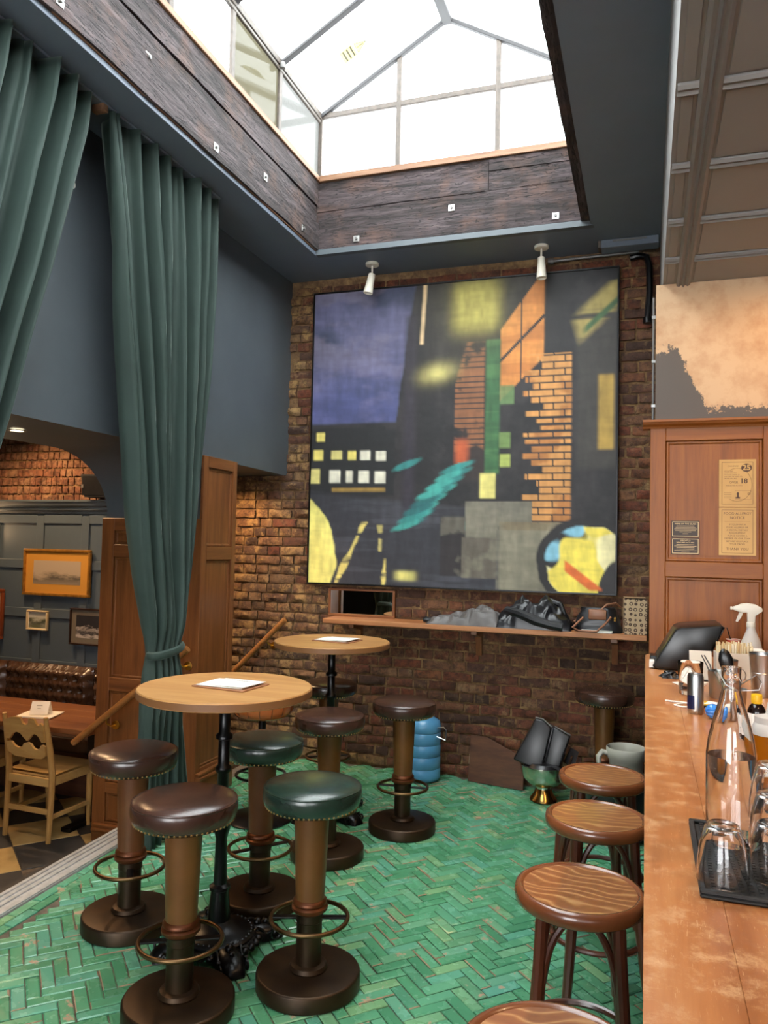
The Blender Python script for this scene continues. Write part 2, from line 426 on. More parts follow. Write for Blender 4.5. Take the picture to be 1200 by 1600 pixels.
for i in range(-9, 10):
    for j in range(-9, 10):
        X_ = bx_ + c_*(i+.5)*cq - s_*(j+.5)*cq; Y_ = by_ + s_*(i+.5)*cq + c_*(j+.5)*cq
        if not (-6.5 < X_ < -3.35 and 2.0 < Y_ < 5.4): continue
        mt = 'slate' if (i+j) % 2 == 0 else 'cream'
        if mt not in slabs: slabs[mt] = MB().box(-cq/2+.003, cq/2-.003, -cq/2+.003, cq/2-.003, -0.012, 0).mesh('floor_slab', M[mt], 0, 0.002)
        o = place(slabs[mt], 'floor_slab', fl2, (X_, Y_, ZL)); o.rotation_euler = (0, 0, qa)

# ---- back wall with its bricks
wb = struct(MB().box(-9, 2.6, YB, YB+0.2, ZL-.2, ZC+.12).build('wall_back', M['mortar']))
def brick_mesh(L, Hh, seed, D=0.022):
    rg = random.Random(seed); m = MB(); nx, nz = 5, 3
    vs_ = []
    for j in range(nz):
        for i in range(nx):
            e = (i in (0, nx-1)) or (j in (0, nz-1))
            vs_.append((L*(i/(nx-1)-.5)*rg.uniform(.93, 1.01), -D*(0.55 if e else 1.0)+rg.uniform(-.008, .006), Hh*(j/(nz-1)-.5)*rg.uniform(.80, 1.04)))
    fs = [(j*nx+i, j*nx+i+1, (j+1)*nx+i+1, (j+1)*nx+i) for j in range(nz-1) for i in range(nx-1)]
    loop = [i for i in range(nx)] + [j*nx+nx-1 for j in range(1, nz)] + [(nz-1)*nx+i for i in range(nx-2, -1, -1)] + [j*nx for j in range(nz-2, 0, -1)]
    n0 = len(vs_)
    vs_ += [(vs_[k][0]*1.01, 0.01, vs_[k][2]*1.03) for k in loop]
    for q in range(len(loop)):
        p = (q+1) % len(loop); fs.append((loop[p], loop[q], n0+q, n0+p))
    m.add(vs_, fs); return m
CH = 0.0755
bl = []
rgb = random.Random(11)
for c in range(51):
    z = 0.012+CH*(c+.5)
    x = -3.55 + (0.055 if c % 2 else -0.02) + rgb.uniform(-.03, .03)
    k = c
    while x < 0.1:
        Lb = (0.214 if (k % 3) else 0.104) + rgb.uniform(-.008, .008)
        if c % 4 == 3: Lb = 0.104 + rgb.uniform(-.006, .006)
        xc = x+Lb/2; x += Lb+0.011; k += 1
        if xc < -2.80 and z > 2.26: continue
        if xc < -3.42: continue
        if -2.45 < xc < -0.30 and 1.45 < z < 3.66: continue
        if xc > 0.075 or z > ZC-0.02: continue
        bl.append((xc, z, Lb))
def bkey(b):
    q = in_view(b[0], YB, b[1], 0)
    if not q: return 99
    hid = 0
    if b[1] < 0.30 or (b[0] > -0.35 and b[1] < 0.75): hid += 2
    if b[2] < 0.15: hid += 0.8
    return q[2]+hid
bl.sort(key=bkey)
bmS = {True: [brick_mesh(.214, .065, k).mesh('brick', M['brick'], 50) for k in range(8)], False: [brick_mesh(.104, .065, 50+k).mesh('brick', M['brick'], 50) for k in range(5)]}
bmL = {True: [brick_mesh(.214, .067, 20+k, .03).mesh('brick', M['brick_l'], 50) for k in range(8)], False: [brick_mesh(.104, .067, 70+k, .03).mesh('brick', M['brick_l'], 50) for k in range(5)]}
rr_, rl_ = MB(), MB()
for i, (x, z, Lb) in enumerate(bl):
    big = Lb > .15
    lime = x + rgb.uniform(-.35, .35) + (0.3 if z > 1.6 else 0) < -2.3
    if i < 300:
        ms = (bmL if lime else bmS)[big]
        o = place(ms[i % len(ms)], 'brick', wb, (x, YB+rgb.uniform(-.004, .009), z+rgb.uniform(-.004,.004))); o.scale = (Lb/(.214 if big else .104), 1, 1); o.rotation_euler = (rgb.uniform(-.06,.06), rgb.uniform(-.03,.03), rgb.uniform(-.04,.04))
    else:
        t_ = brick_mesh(Lb, .066, 200+i); dy = YB+rgb.uniform(-.005, .004)
        (rl_ if lime else rr_).add([(x+a, dy+b, z+c) for a, b, c in t_.v], t_.f)
stuff(rr_.build('bricks_upper', M['brick'], wb, 50)); stuff(rl_.build('bricks_pale', M['brick_l'], wb, 50))
hb = MB()
for row in range(9):
    z = 2.06+row*.078; x = -6.3+rgb.uniform(0, .05)
    while x < -4.2:
        w_ = rgb.choice((.05, .06, .06, .11)); t_ = brick_mesh(w_, .068, int(x*1000)+row)
        hb.add([(x+a+w_/2, YB+b, z+c) for a, b, c in t_.v], t_.f); x += w_+.009
stuff(hb.build('header_bricks', M['brick_o'], wb, 50))

# ---- blue wall over the wide opening, with its rounded corner
poly = [(5.684, ZC), (5.684, 2.245), (4.80, 2.255), (4.80, ZL), (4.42, ZL), (4.42, 1.85)]
poly += [(3.87+0.55*math.cos(a), 1.85+0.42*math.sin(a)) for a in [R(k*6) for k in range(1, 15)]] + [(3.87, 2.27)]
poly += [(0.3, 2.262), (0.3, ZL), (-3.5, ZL), (-3.5, ZC)]
wl = struct(MB().prism(poly, 'x', -3.52, XL).build('wall_left', M['navy'], smooth=30))
struct(MB().box(-9.15, -9, -3.5, YB, ZL, 2.9).build('wall_far_left', M['navy']))
struct(MB().box(-9, -3.525, -3.5, YB-.001, 2.80, 2.95).build('ceiling_lower_room', M['ceil']))
# rear wall with unseen openings added for fill daylight, right-hand wall behind the bar
rw = MB()
for b_ in ((-9, -2.6, ZL, ZC), (-0.2, 0.6, ZL, ZC), (2.2, 2.6, ZL, ZC), (-2.6, -0.2, ZL, 0.7), (-2.6, -0.2, 2.9, ZC), (0.6, 2.2, ZL, .9), (.6, 2.2, 2.7, ZC)):
    rw.box(b_[0], b_[1], -3.65, -3.5, b_[2], b_[3])
struct(rw.build('wall_rear', M['navy']))
struct(MB().box(2.6, 2.75, -3.5, 5.7, -.3, 3.3).build('wall_bar_side', M['navy']))

# ---- ceilings
cl = MB()
cl.box(-3.52, -2.362, -3.5, 5.68, ZC, ZC+.12).box(-2.362, 0.08, 5.2, 5.68, ZC, ZC+.12).box(-.35, 0.08, 0.6, 5.2, ZC, ZC+.12).box(-2.362, 0.08, -3.5, 0.6, ZC, ZC+.12)
ceil = struct(cl.build('ceiling', M['ceil']))
ZP = 3.18
cb = struct(MB().box(0.08, 2.6, -3.5, 5.68, ZP, ZC+.12).build('ceiling_bar', M['grey_panel']))
def mould(y0, y1, x0, x1, ax):
    # stepped batten with a raised bead each side
    if ax == 'y':
        pr = [(x0,ZP),(x0,ZP-.012),(x0+.012,ZP-.02),(x0+.024,ZP-.012),((x0+x1)/2-.008,ZP-.012),((x0+x1)/2,ZP-.026),((x0+x1)/2+.008,ZP-.012),(x1-.024,ZP-.012),(x1-.012,ZP-.02),(x1,ZP-.012),(x1,ZP)]
        return MB().prism(pr, 'y', y0, y1)
    pr = [(y0,ZP),(y0,ZP-.009),(y0+.012,ZP-.018),(y0+.022,ZP-.009),(y1-.022,ZP-.009),(y1-.012,ZP-.018),(y1,ZP-.009),(y1,ZP)]
    return MB().prism(pr, 'x', x0, x1)
ys = [4.49-.12, 4.109, 3.633, 3.109, 2.573, 2.04, 1.51, .98, .45]
for xb in (0.185, .78, 1.38, 1.98):
    mould(-3.4, 4.5, xb-.035, xb+.035, 'y').build('batten', M['grey_panel'], cb, 25)
cols = [(0.085, .15), (.22, .745), (.815, 1.345), (1.415, 1.945)]
for y in ys[1:]:
    for a_, b_ in cols:
        mould(y-.03, y+.03, a_, b_, 'x').build('batten', M['grey_panel'], cb, 25)
for (yh, yl) in zip([4.5]+ys[1:], ys[1:]+[-.1]):
    for a_, b_ in cols[:3]:
        MB().box(a_+.012, b_-.012, yl+.045, yh-.045, ZP-.006, ZP).build('ceiling_panel', M['grey_panel'], cb, 0, 0.003)

# ---- timber kerb under the roof light
def plank(ax, u0, u1, f0, f1, z0, z1, seed, rag=0.0, n=36):
    rg = random.Random(seed); m = MB(); secs = []
    w = 0
    for i in range(n+1):
        u = lerp(u0, u1, i/n); w = w*.75+rg.uniform(-1, 1)*rag
        j = rg.uniform(-.0025, .0025)
        q = [(f0+j, z0+w), (f0+j, z1+rg.uniform(-.001,.001)), (f1, z1), (f1, z0+w)]
        secs.append([(a, u, z) if ax == 'y' else (u, a, z) for a, z in q])
    vs_ = [p for s_ in secs for p in s_]
    fs = [(i*4+k, i*4+(k+1) % 4, (i+1)*4+(k+1) % 4, (i+1)*4+k) for i in range(n) for k in range(4)] + [(3,2,1,0), (n*4, n*4+1, n*4+2, n*4+3)]
    return m.add(vs_, fs)
Y0 = 0.6
def washer(loc, ax):
    m = MB()
    if ax == 'y': m.box(loc[0], loc[0]+.006, loc[1]-.022, loc[1]+.022, loc[2]-.022, loc[2]+.022)
    else: m.box(loc[0]-.022, loc[0]+.022, loc[1]-.006, loc[1], loc[2]-.022, loc[2]+.022)
    return m
def bolt(loc, ax, par):
    o = washer(loc, ax).build('bolt_plate', M['steel'], par, bevel=.001)
    mt = Matrix.Rotation(R(90), 3, 'Y') if ax == 'y' else Matrix.Rotation(R(90), 3, 'X')
    MB().lathe([(0,0),(.010,0),(.010,.012),(.0,.012)], 6, Vector(loc)+Vector((.005,0,0) if ax == 'y' else (0,-.005,0)), mt).build('bolt', M['bar_grey'], o, 0)
k1 = struct(MB().box(-2.40, -2.365, Y0, 5.25, 3.845, 4.39).build('trim_2', M['ceil']))
for z0, z1, f0, sd, rg_ in ((3.872, 4.072, -2.318, 1, .006), (4.084, 4.20, -2.336, 2, .002), (4.212, 4.388, -2.330, 3, .001)):
    plank('y', Y0, 5.17, f0, -2.365, z0, z1, sd, rg_).build('plank', M['beam_y'], k1, 20)
MB().box(-2.40, -2.338, Y0, 5.2, 3.838, 3.868).build('lip_board', M['ceil'], k1, bevel=.002)
MB().box(-2.345, -2.33, Y0, 5.16, 3.868, 3.876).build('batten', M['sillwood_y'], k1)
for y, z in ((2.493,3.925),(3.095,4.06),(3.721,3.925),(4.313,4.03),(4.893,3.93)): bolt((-2.319 if z < 4.05 else -2.325, y, z), 'y', k1)
k2 = struct(MB().box(-2.40, -.30, 5.215, 5.25, 3.845, 4.39).build('trim_3', M['ceil']))
for z0, z1, f0, sd, u0, u1 in ((3.884, 4.10, 5.172, 11, -2.36, -.36), (4.103, 4.163, 5.178, 12, -2.36, -.36), (4.166, 4.325, 5.174, 13, -2.36, -1.05), (4.166, 4.30, 5.177, 16, -1.047, -.36), (4.303, 4.388, 5.172, 14, -1.047, -.36), (4.328, 4.388, 5.18, 15, -2.36, -1.05)):
    plank('x', u0, u1, f0, 5.215, z0, z1, sd, 0).build('plank', M['beam'], k2, 20)
MB().box(-2.338, -.34, 5.165, 5.215, 3.838, 3.88).build('lip_board', M['navy'], k2, bevel=.002)
for x, z in ((-2.018,3.93),(-1.307,4.073),(-.588,3.93)): bolt((x, 5.171, z), 'x', k2)
k3 = struct(MB().box(-.36, -.33, Y0, 5.17, 3.845, 4.39).build('trim_4', M['ceil']))
for z0, z1, sd in ((3.87, 4.10, 21), (4.103, 4.388, 22)):
    plank('y', Y0, 5.17, -.42, -.36, z0, z1, sd, .003).build('plank', M['beam_y'], k3, 20)
k4 = struct(MB().box(-2.36, -.36, Y0-.05, Y0, 3.845, 4.39).build('trim_5', M['beam']))

# ---- roof light: gabled glass lantern
XA, XB_, XR, ZE, ZR, YG = -2.345, -.385, -1.365, 4.90, 5.47, 5.195
win = struct(bpy.data.objects.new('window_1', None)); COL.objects.link(win)
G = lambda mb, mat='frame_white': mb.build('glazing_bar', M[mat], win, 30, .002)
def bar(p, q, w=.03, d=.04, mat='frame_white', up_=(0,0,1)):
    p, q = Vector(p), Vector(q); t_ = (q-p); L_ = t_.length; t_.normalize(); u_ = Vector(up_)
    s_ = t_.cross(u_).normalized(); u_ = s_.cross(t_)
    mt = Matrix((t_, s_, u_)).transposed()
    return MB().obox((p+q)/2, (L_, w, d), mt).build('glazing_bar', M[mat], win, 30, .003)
MB().box(XA-.05, XA+.03, Y0, 5.215, 4.39, 4.43).build('sill', M['sillwood_y'], win, bevel=.003)
MB().box(XB_-.03, XB_+.05, Y0, 5.215, 4.39, 4.43).build('sill', M['sillwood_y'], win, bevel=.003)
MB().box(XA+.03, XB_-.03, 5.155, 5.235, 4.39, 4.435).build('sill', M['sillwood'], win, bevel=.003)
ysk = [YG, 4.52, 3.90, 3.28, 2.66, 2.04, 1.42, Y0]
for X_ in (XA, XB_):
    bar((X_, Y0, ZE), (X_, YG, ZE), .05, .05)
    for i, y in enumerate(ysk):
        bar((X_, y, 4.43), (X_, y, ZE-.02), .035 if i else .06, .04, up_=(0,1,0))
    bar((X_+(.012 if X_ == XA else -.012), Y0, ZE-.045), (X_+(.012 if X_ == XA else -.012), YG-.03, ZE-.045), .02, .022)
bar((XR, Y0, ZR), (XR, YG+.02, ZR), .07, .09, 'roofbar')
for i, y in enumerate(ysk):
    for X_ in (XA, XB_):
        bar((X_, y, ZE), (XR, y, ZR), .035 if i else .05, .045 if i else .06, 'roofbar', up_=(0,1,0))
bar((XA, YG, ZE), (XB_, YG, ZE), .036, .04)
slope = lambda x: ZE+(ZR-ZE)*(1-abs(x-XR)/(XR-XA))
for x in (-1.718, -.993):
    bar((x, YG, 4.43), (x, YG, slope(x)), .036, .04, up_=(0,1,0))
MB().lathe([(0,-.02),(.018,-.02),(.022,0),(.014,.02),(0,.03)], 10, (XA+.04, 4.49, ZE-.03)).build('latch', M['bar_grey'], win)
def quad_pane(pts, mat, nrm):
    n_ = Vector(nrm).normalized()*.002; k = len(pts)
    m = MB(); vs_ = [Vector(p)-n_ for p in pts]+[Vector(p)+n_ for p in pts]
    m.add(vs_, [tuple(range(k-1,-1,-1)), tuple(range(k, 2*k))]+[(i, (i+1) % k, k+(i+1) % k, k+i) for i in range(k)])
    return m.build('pane', M[mat], win, 0)
for i in range(len(ysk)-1):
    a, b = ysk[i], ysk[i+1]
    quad_pane([(XA,a,4.43),(XA,b,4.43),(XA,b,ZE),(XA,a,ZE)], ('pane_frost','pane_ribbed','pane','pane_frost','pane','pane_frost','pane')[i], (1,0,0))
    quad_pane([(XB_,a,4.43),(XB_,b,4.43),(XB_,b,ZE),(XB_,a,ZE)], 'pane', (1,0,0))
    for X_ in (XA, XB_):
        p = quad_pane([(X_,a,ZE),(X_,b,ZE),(XR,b,ZR),(XR,a,ZR)], 'pane', ((-(ZR-ZE) if X_ == XA else (ZR-ZE)), 0, abs(XR-XA)))
        if i == 0 and X_ == XA: stick_pane = p
xs = [XA, -1.718, -.993, XB_]
for a, b in zip(xs, xs[1:]):
    quad_pane([(a,YG,4.43),(b,YG,4.43),(b,YG,ZE),(a,YG,ZE)], 'pane', (0,1,0))
    top = [(b,YG,slope(b))] + ([(XR,YG,ZR)] if a < XR < b else []) + [(a,YG,slope(a))]
    quad_pane([(a,YG,ZE),(b,YG,ZE)]+[t_ for t_ in top if t_[2] > ZE+.01], 'pane', (0,1,0))
quad_pane([(XA,Y0,4.43),(XB_,Y0,4.43),(XB_,Y0,ZE),(XR,Y0,ZR),(XA,Y0,ZE)], 'pane', (0,1,0))
# warning sticker on the sloping pane: triangle and three lines
M['sticker'] = plain('yellow_sticker', 'e9e27a', 0.5, Transmission_Weight=0.3); M['ink'] = plain('dark_ink', '3b3420', 0.6)
sl = Vector((XR-XA, 0, ZR-ZE)).normalized(); nr = Vector((sl.z, 0, -sl.x)); yy = Vector((0,1,0))
def sp(c, u, v_, h): return c + sl*v_ + yy*u + nr*h
c0 = Vector((-1.955, 4.845, slope(-1.955)-.004))
def spoly(pts, mat, h, name):
    k = len(pts); A = [sp(c0, u, v_, h) for u, v_ in pts]; B = [p+nr*.0008 for p in A]
    return MB().add(A+B, [tuple(range(k)), tuple(range(2*k-1, k-1, -1))]+[(i, (i+1) % k, k+(i+1) % k, k+i) for i in range(k)])
st = spoly([(-.06,-.085),(.06,-.085),(.06,.02),(-.06,.02)], 'sticker', .001, 's').build('sticker', M['sticker'], stick_pane, 0)
spoly([(-.055,.03),(.055,.03),(0,.11)], 'sticker', .001, 's').build('sticker', M['sticker'], stick_pane, 0)
ink = MB()
for p_ in ([(-.058,.028),(.058,.028),(.058,.033),(-.058,.033)], [(-.058,.03),(-.052,.03),(.003,.112),(-.003,.114)], [(.058,.03),(.052,.03),(-.003,.112),(.003,.114)], [(-.003,.055),(.003,.055),(.004,.09),(-.004,.09)], [(-.004,.042),(.004,.042),(.004,.05),(-.004,.05)]):
    q = spoly(p_, 'ink', .0022, 'i'); ink.add(q.v, q.f)
for v_ in (-.005, -.035, -.065):
    q = spoly([(-.05,v_),(.05,v_),(.05,v_+.012),(-.05,v_+.012)], 'ink', .0022, 'i'); ink.add(q.v, q.f)
ink.build('sticker_print', M['ink'], stick_pane, 0)

# ---- panelled walls and pillar
def panel_on(par, ax, f, u0, u1, z0, z1, mat, out=-1, dep=.012, mw=.028):
    """a recessed panel with a moulded edge, on a face looking along -Y (ax 'x') or +X (ax 'y')"""
    def P_(u, d, z): return (u, f+out*d, z) if ax == 'x' else (f+out*d, u, z)
    rings = []
    for off, d in ((0, .004), (.006, .010), (.014, .010), (.022, .002), (mw, .002), (mw+.001, .0045)):
        rings.append([P_(u0+off, d, z0+off), P_(u1-off, d, z0+off), P_(u1-off, d, z1-off), P_(u0+off, d, z1-off)])
    vs_ = [p for r in rings for p in r]; fs = []
    for i in range(len(rings)-1):
        for k in range(4): fs.append((i*4+k, i*4+(k+1) % 4, (i+1)*4+(k+1) % 4, (i+1)*4+k))
    n = (len(rings)-1)*4; fs.append((n, n+1, n+2, n+3)); fs.append((3,2,1,0))
    o = MB().add(vs_, fs).build('panel', mat, par, 0)
    return o
def framed(par, ax, f, thick, u0, u1, z0, z1, su, rails, mv, mh, out=-1):
    """stiles and rails standing proud of face f; rails = list of (z0, z1)"""
    def bx(a, b, c, d, mat, nm):
        e0, e1 = sorted((f, f+out*thick))
        m = MB().box(a, b, e0, e1, c, d) if ax == 'x' else MB().box(e0, e1, a, b, c, d)
        return m.build(nm, mat, par, bevel=.0025)
    bx(u0, u0+su[0], z0, z1, mv, 'stile'); bx(u1-su[1], u1, z0, z1, mv, 'stile')
    for a, b in rails: bx(u0+su[0], u1-su[1], a, b, mh, 'rail')
    rr = sorted(rails)
    for (a, b), (c, d) in zip(rr, rr[1:]):
        panel_on(par, ax, f, u0+su[0], u1-su[1], b, c, mv, out)
pil = thing('panelled_pillar', 'oak panelled pillar between the steps and the brick alcove, curtain in front', 'pillar', (0,0,0))
MB().box(-3.53, -2.765, 4.405, 4.82, ZL+.005, 1.842).build('pillar_core', M['oak'], pil)
MB().box(-2.771, -2.765, 4.405, 4.82, 1.842, 2.262).build('pillar_core', M['oak'], pil)
framed(pil, 'x', 4.405, .022, -3.53, -2.745, ZL+.01, 1.845, (.10, .13), [(ZL+.01, -.19), (.0, .07), (.68, .77), (1.58, 1.665), (1.76, 1.845)], M['oak'], M['oak_h'])
framed(pil, 'y', -2.765, .022, 4.385, 4.82, .008, 2.263, (.06, .05), [(.008, .22), (1.575, 1.665), (2.19, 2.263)], M['oak'], M['oak_hy'], 1)
for (d, z0, z1) in ((.03, .01, .15), (.045, .15, .175), (.035, .175, .20)):
    MB().box(-2.745, -2.745+d, 4.385, 4.825, z0, z1).build('plinth_moulding', M['oak_hy'], pil, bevel=.006, seg=2)
for (d, z0, z1) in ((.03, ZL+.008, -.25), (.045, -.25, -.225), (.034, -.225, -.20)):
    MB().box(-3.50, -2.97, 4.383-d, 4.383, z0, z1).build('plinth_moulding', M['oak_h'], pil, bevel=.006, seg=2)
# dark blue square panelling behind the tufted bench
M['dado'] = plain('blue_grey_panelling_paint', '4c5862', 0.42, col2='515d66', scale=3)
pw = struct(MB().box(-7.2, -3.54, 5.655, 5.684, ZL, 1.93).build('trim_6', M['dado']))
for x in (-6.74, -6.24, -5.73, -5.22, -4.72, -4.22): MB().box(x-.04, x+.04, 5.637, 5.656, ZL+.01, 1.90).build('batten', M['dado'], pw, bevel=.003)
for z in (.56, 1.02, 1.46, 1.87):
    for a, b in zip((-6.74, -6.24, -5.73, -5.22, -4.72), (-6.24, -5.73, -5.22, -4.72, -4.22)):
        MB().box(a+.04, b-.04, 5.638, 5.656, z-.04, z+.04).build('rail', M['dado'], pw, bevel=.003)
MB().prism([(5.684,1.92),(5.63,1.92),(5.625,1.94),(5.60,1.955),(5.60,1.975),(5.575,1.99),(5.56,2.02),(5.55,2.025),(5.55,2.04),(5.684,2.04)], 'x', -7.2, -3.54).build('cornice', M['dado'], pw, 20)

# ---- wall above the cupboard, half scraped back to plaster
t = NT('scraped_grey_paint'); v = t.coords('pos')
sxyz = t.N('ShaderNodeSeparateXYZ'); t.L(v, sxyz.inputs[0])
nb = t.noise(v, 9, 7, 0.7); nb2 = t.noise(v, 3, 4)
mr = t.N('ShaderNodeMapRange'); mr.inputs['From Min'].default_value = .16; mr.inputs['From Max'].default_value = .31; mr.inputs['To Min'].default_value = 2.80; mr.inputs['To Max'].default_value = 2.47
t.L(sxyz.outputs['X'], mr.inputs['Value'])
dd = t.math('SUBTRACT', sxyz.outputs['Z'], mr.outputs[0]); dd = t.math('ADD', dd, t.math('MULTIPLY', t.math('SUBTRACT', t.noise(v, 14, 9, 0.8), .5), .36))
msk = t.ramp(dd, [(0.0, 0.0), (0.012, 1.0)])
pl = t.mix(t.ramp(t.noise(v, 6, 6, .65), [(.45, 0.0), (.8, 1.0)]), 'c9a783', 'a87a55')
t.set(Base_Color=t.mix(msk, '5a534e', pl), Roughness=.75); t.bump(msk, .3, .004)
M['scraped'] = t.m
struct(MB().box(0.045, 2.6, 4.5, 4.6, -.0, ZP).build('wall_right', M['scraped']))
# cable conduit down the corner
from mathutils import noise as mno
def ns(x, y, z=0.0): return mno.noise(Vector((x, y, z)))

# ================================================================== CURTAINS
def curtain(name, label, left, right, ztop, zbot, folds, seed, nz=80, xc=-2.55, amp0=.055, tie=None):
    root = thing(name, label, 'curtain', (xc, (left(ztop)+right(ztop))/2, zbot))
    ox, oy, oz = root.location
    def fn(u, w):
        z = lerp(ztop, zbot, w); a, b = left(z), right(z)
        span = (b-a); full = right(ztop)-left(ztop)
        sq = span/full
        uu = u + .012*math.sin(6*u+w*3+seed)
        ph = 2*PI*folds*uu + .5*math.sin(3*w+u*5+seed)
        am = amp0*(0.75+.45*ns(u*7, w*1.5, seed))*(0.55+.45*sq) * (1 if tie is None else (1-.45*math.exp(-((z-tie)/.1)**2)))
        x = am*math.sin(ph)+.4*am*math.sin(2.3*ph+1+w*2)+.02*ns(u*4, w*4, seed)
        y = a+span*(u+.016*math.cos(ph)*min(1, sq+.3))
        if tie is not None:
            x += -.02+.05*math.exp(-((z-tie)/.5)**2)*math.sin(PI*u)
        return (x, y-oy, z-oz)
    nu = folds*16
    g = MB().grid(fn, nu, nz)
    me = g.mesh('curtain_cloth', M['velvet'], 180, fix=False)
    o = place(me, 'curtain_cloth', root)
    sd = o.modifiers.new('thick', 'SOLIDIFY'); sd.thickness = .004
    return root, (ox, oy, oz)
Lt = [(0.0, 3.575), (.474, 3.575), (.816, 3.573), (.985, 3.586), (1.085, 3.60), (1.157, 3.593), (1.507, 3.50), (1.846, 3.432), (2.179, 3.381), (2.506, 3.326), (2.977, 3.223), (3.435, 3.133), (3.841, 3.067)]
Rt = [(0.0, 4.06), (.366, 3.984), (.753, 3.91), (.942, 3.879), (1.075, 3.855), (1.127, 3.869), (1.492, 3.981), (1.875, 4.042), (2.267, 4.076), (2.666, 4.104), (3.271, 4.121), (3.866, 4.094)]
c1, off = curtain('curtain', 'dark green velvet curtain gathered by a tieback in front of the oak pillar', lambda z: interp(Lt, z), lambda z: interp(Rt, z), 3.822, .02, 7, 3.0, amp0=.085, tie=1.08)
tb = MB().tube([(xx, yy_, zz) for xx, yy_, zz in [(.062*math.cos(a)+.008, .134*math.sin(a)+3.727-off[1], 1.085-.02+.018*math.sin(a)-.0) for a in [2*PI*k/24 for k in range(24)]]], .016, 8, True, flat=1.5)
tb.build('tieback', M['velvet'], c1)
tl = bpy.data.objects
Rl = [(0.0, 2.15), (1.5, 2.33), (2.235, 2.536), (2.585, 2.624), (2.90, 2.719), (3.294, 2.818), (3.642, 2.905), (3.956, 2.93)]
Ll = [(0.0, 1.75), (1.5, 1.75), (2.5, 1.8), (3.9, 1.95)]
curtain('curtain', 'green velvet curtain drawn aside, hanging at the edge nearest the viewer', lambda z: interp(Ll, z), lambda z: interp(Rl, z), 3.822, .02, 7, 9.0, amp0=.085)
cr = thing('curtain_rail', 'dark rail fixed under the timber kerb carrying the green curtains', 'curtain rail', (-2.55, 3, ZC))
MB().box(-.03, .03, -2.0, 1.12, -.014, 0).build('track', M['ceil'], cr, bevel=.003)
MB().box(-.035, .035, .02, .055, -.05, -.014).build('end_block', M['sillwood_y'], cr, bevel=.002)
dsk = thing('wall_disc', 'small round white cover on the blue wall between the curtains', 'wall disc', (XL, 3.117, 3.496))
MB().lathe([(0,0),(.022,0),(.020,.006),(0,.008)], 20, (0,0,0), Matrix.Rotation(R(90), 3, 'Y')).build('cover', M['white'], dsk)
MB().lathe([(0,.008),(.006,.008),(.006,.010),(0,.010)], 10, (0,0,0), Matrix.Rotation(R(90), 3, 'Y')).build('screw', M['steel'], dsk)

# ================================================================== PAINTING (plain colour-block stand-in)
PX0, PX1, PZ0, PZ1, PY = -2.545, -.19, 1.382, 3.71, 5.615
pt = thing('large_painting', 'huge dark canvas of blue, orange and yellow blocks hung on the brick wall', 'painting', ((PX0+PX1)/2, PY, PZ0))
nu, nv = 236, 232
U, T = np.meshgrid((np.arange(nu)+.5)/nu, (np.arange(nv)+.5)/nv)      # T runs down
rng = np.random.default_rng(5)
def fbm(fx, fy, oc=5, seed=0):
    out = np.zeros_like(U); amp = 1; tot = 0
    for k in range(oc):
        g = np.random.default_rng(seed*31+k).random((int(fy*2**k)+3, int(fx*2**k)+3))
        x = U*fx*2**k; y = T*fy*2**k; i = x.astype(int); j = y.astype(int); a = x-i; b = y-j; a = a*a*(3-2*a); b = b*b*(3-2*b)
        out += amp*((g[j,i]*(1-a)+g[j,i+1]*a)*(1-b)+(g[j+1,i]*(1-a)+g[j+1,i+1]*a)*b); tot += amp; amp *= .55
    return out/tot
IM = np.zeros((nv, nu, 3))
def paint(mask, col, alpha=1.0):
    m = np.clip(mask, 0, 1)[..., None]*alpha; c = np.array(srgb(col)) if isinstance(col, str) else col
    IM[:] = IM*(1-m)+c*m
sm = lambda x, w=.006: np.clip(x/w+.5, 0, 1)
box_ = lambda a, b, c, d, w=.005: sm(U-a, w)*sm(b-U, w)*sm(T-c, w)*sm(d-T, w)
n1, n2, n3 = fbm(4, 5, 6, 1), fbm(14, 14, 4, 2), fbm(3, 30, 4, 3)
paint(np.ones_like(U), '171517'); paint(sm(n2-.52, .2), '2b2728', .8)
sky = sm(.36-.13*T-U+.012*(n2-.5), .008)*sm(.455-T, .01)
paint(sky, '34384f'); paint(sky*sm(n1-.48, .22), '565572', .9); paint(sky*sm(fbm(5, 9, 5, 8)-.58, .12), '6c6577', .6); paint(sky*sm(T-.3, .2), '43497a', .55)
bl_ = box_(0, .30, .0, 1)*sm(T-(.445+.025*np.round(4*fbm(9, 1, 1, 6))/2), .006)*sm(.70-T)
paint(bl_, '171719')
for (a, c, w_, h_, col) in ((.02,.485,.03,.03,'d8c86a'),(.01,.545,.035,.035,'d8c86a'),(.075,.548,.04,.03,'cfc377'),(.135,.55,.03,.03,'d8c86a'),(.18,.55,.035,.032,'d6d2bd'),(.235,.552,.035,.032,'d6d2bd'),(.07,.615,.04,.042,'d6d2bd'),(.13,.617,.024,.04,'d6d2bd'),(.175,.618,.038,.04,'d6d2bd'),(.232,.62,.038,.04,'d6d2bd'),(.0,.61,.035,.05,'cfc377')):
    paint(box_(a, a+w_, c, c+h_, .004), col, .9)
paint(box_(.08, .27, .675, .688), '9a7a35', .8)
road = sm(T-.70-.1*(U-.1), .02)*sm(.80-U, .1)
paint(road, '2d2d33'); paint(road*sm(n3-.55, .1), '3f3f46', .8)
for (a0, a1, b0, b1, col) in ((.20,.10,.79,1.0,'d3c06a'), (.255,.255,.80,.9,'b8aa66'), (.275,.27,.9,1.0,'d3c06a')):
    c_ = a0+(a1-a0)*np.clip((T-b0)/(b1-b0), 0, 1)
    paint(sm(.008-np.abs(U-c_)+.02*(n2-.5), .006)*sm(T-b0)*sm(b1-T)*sm(n3-.4, .1), col)
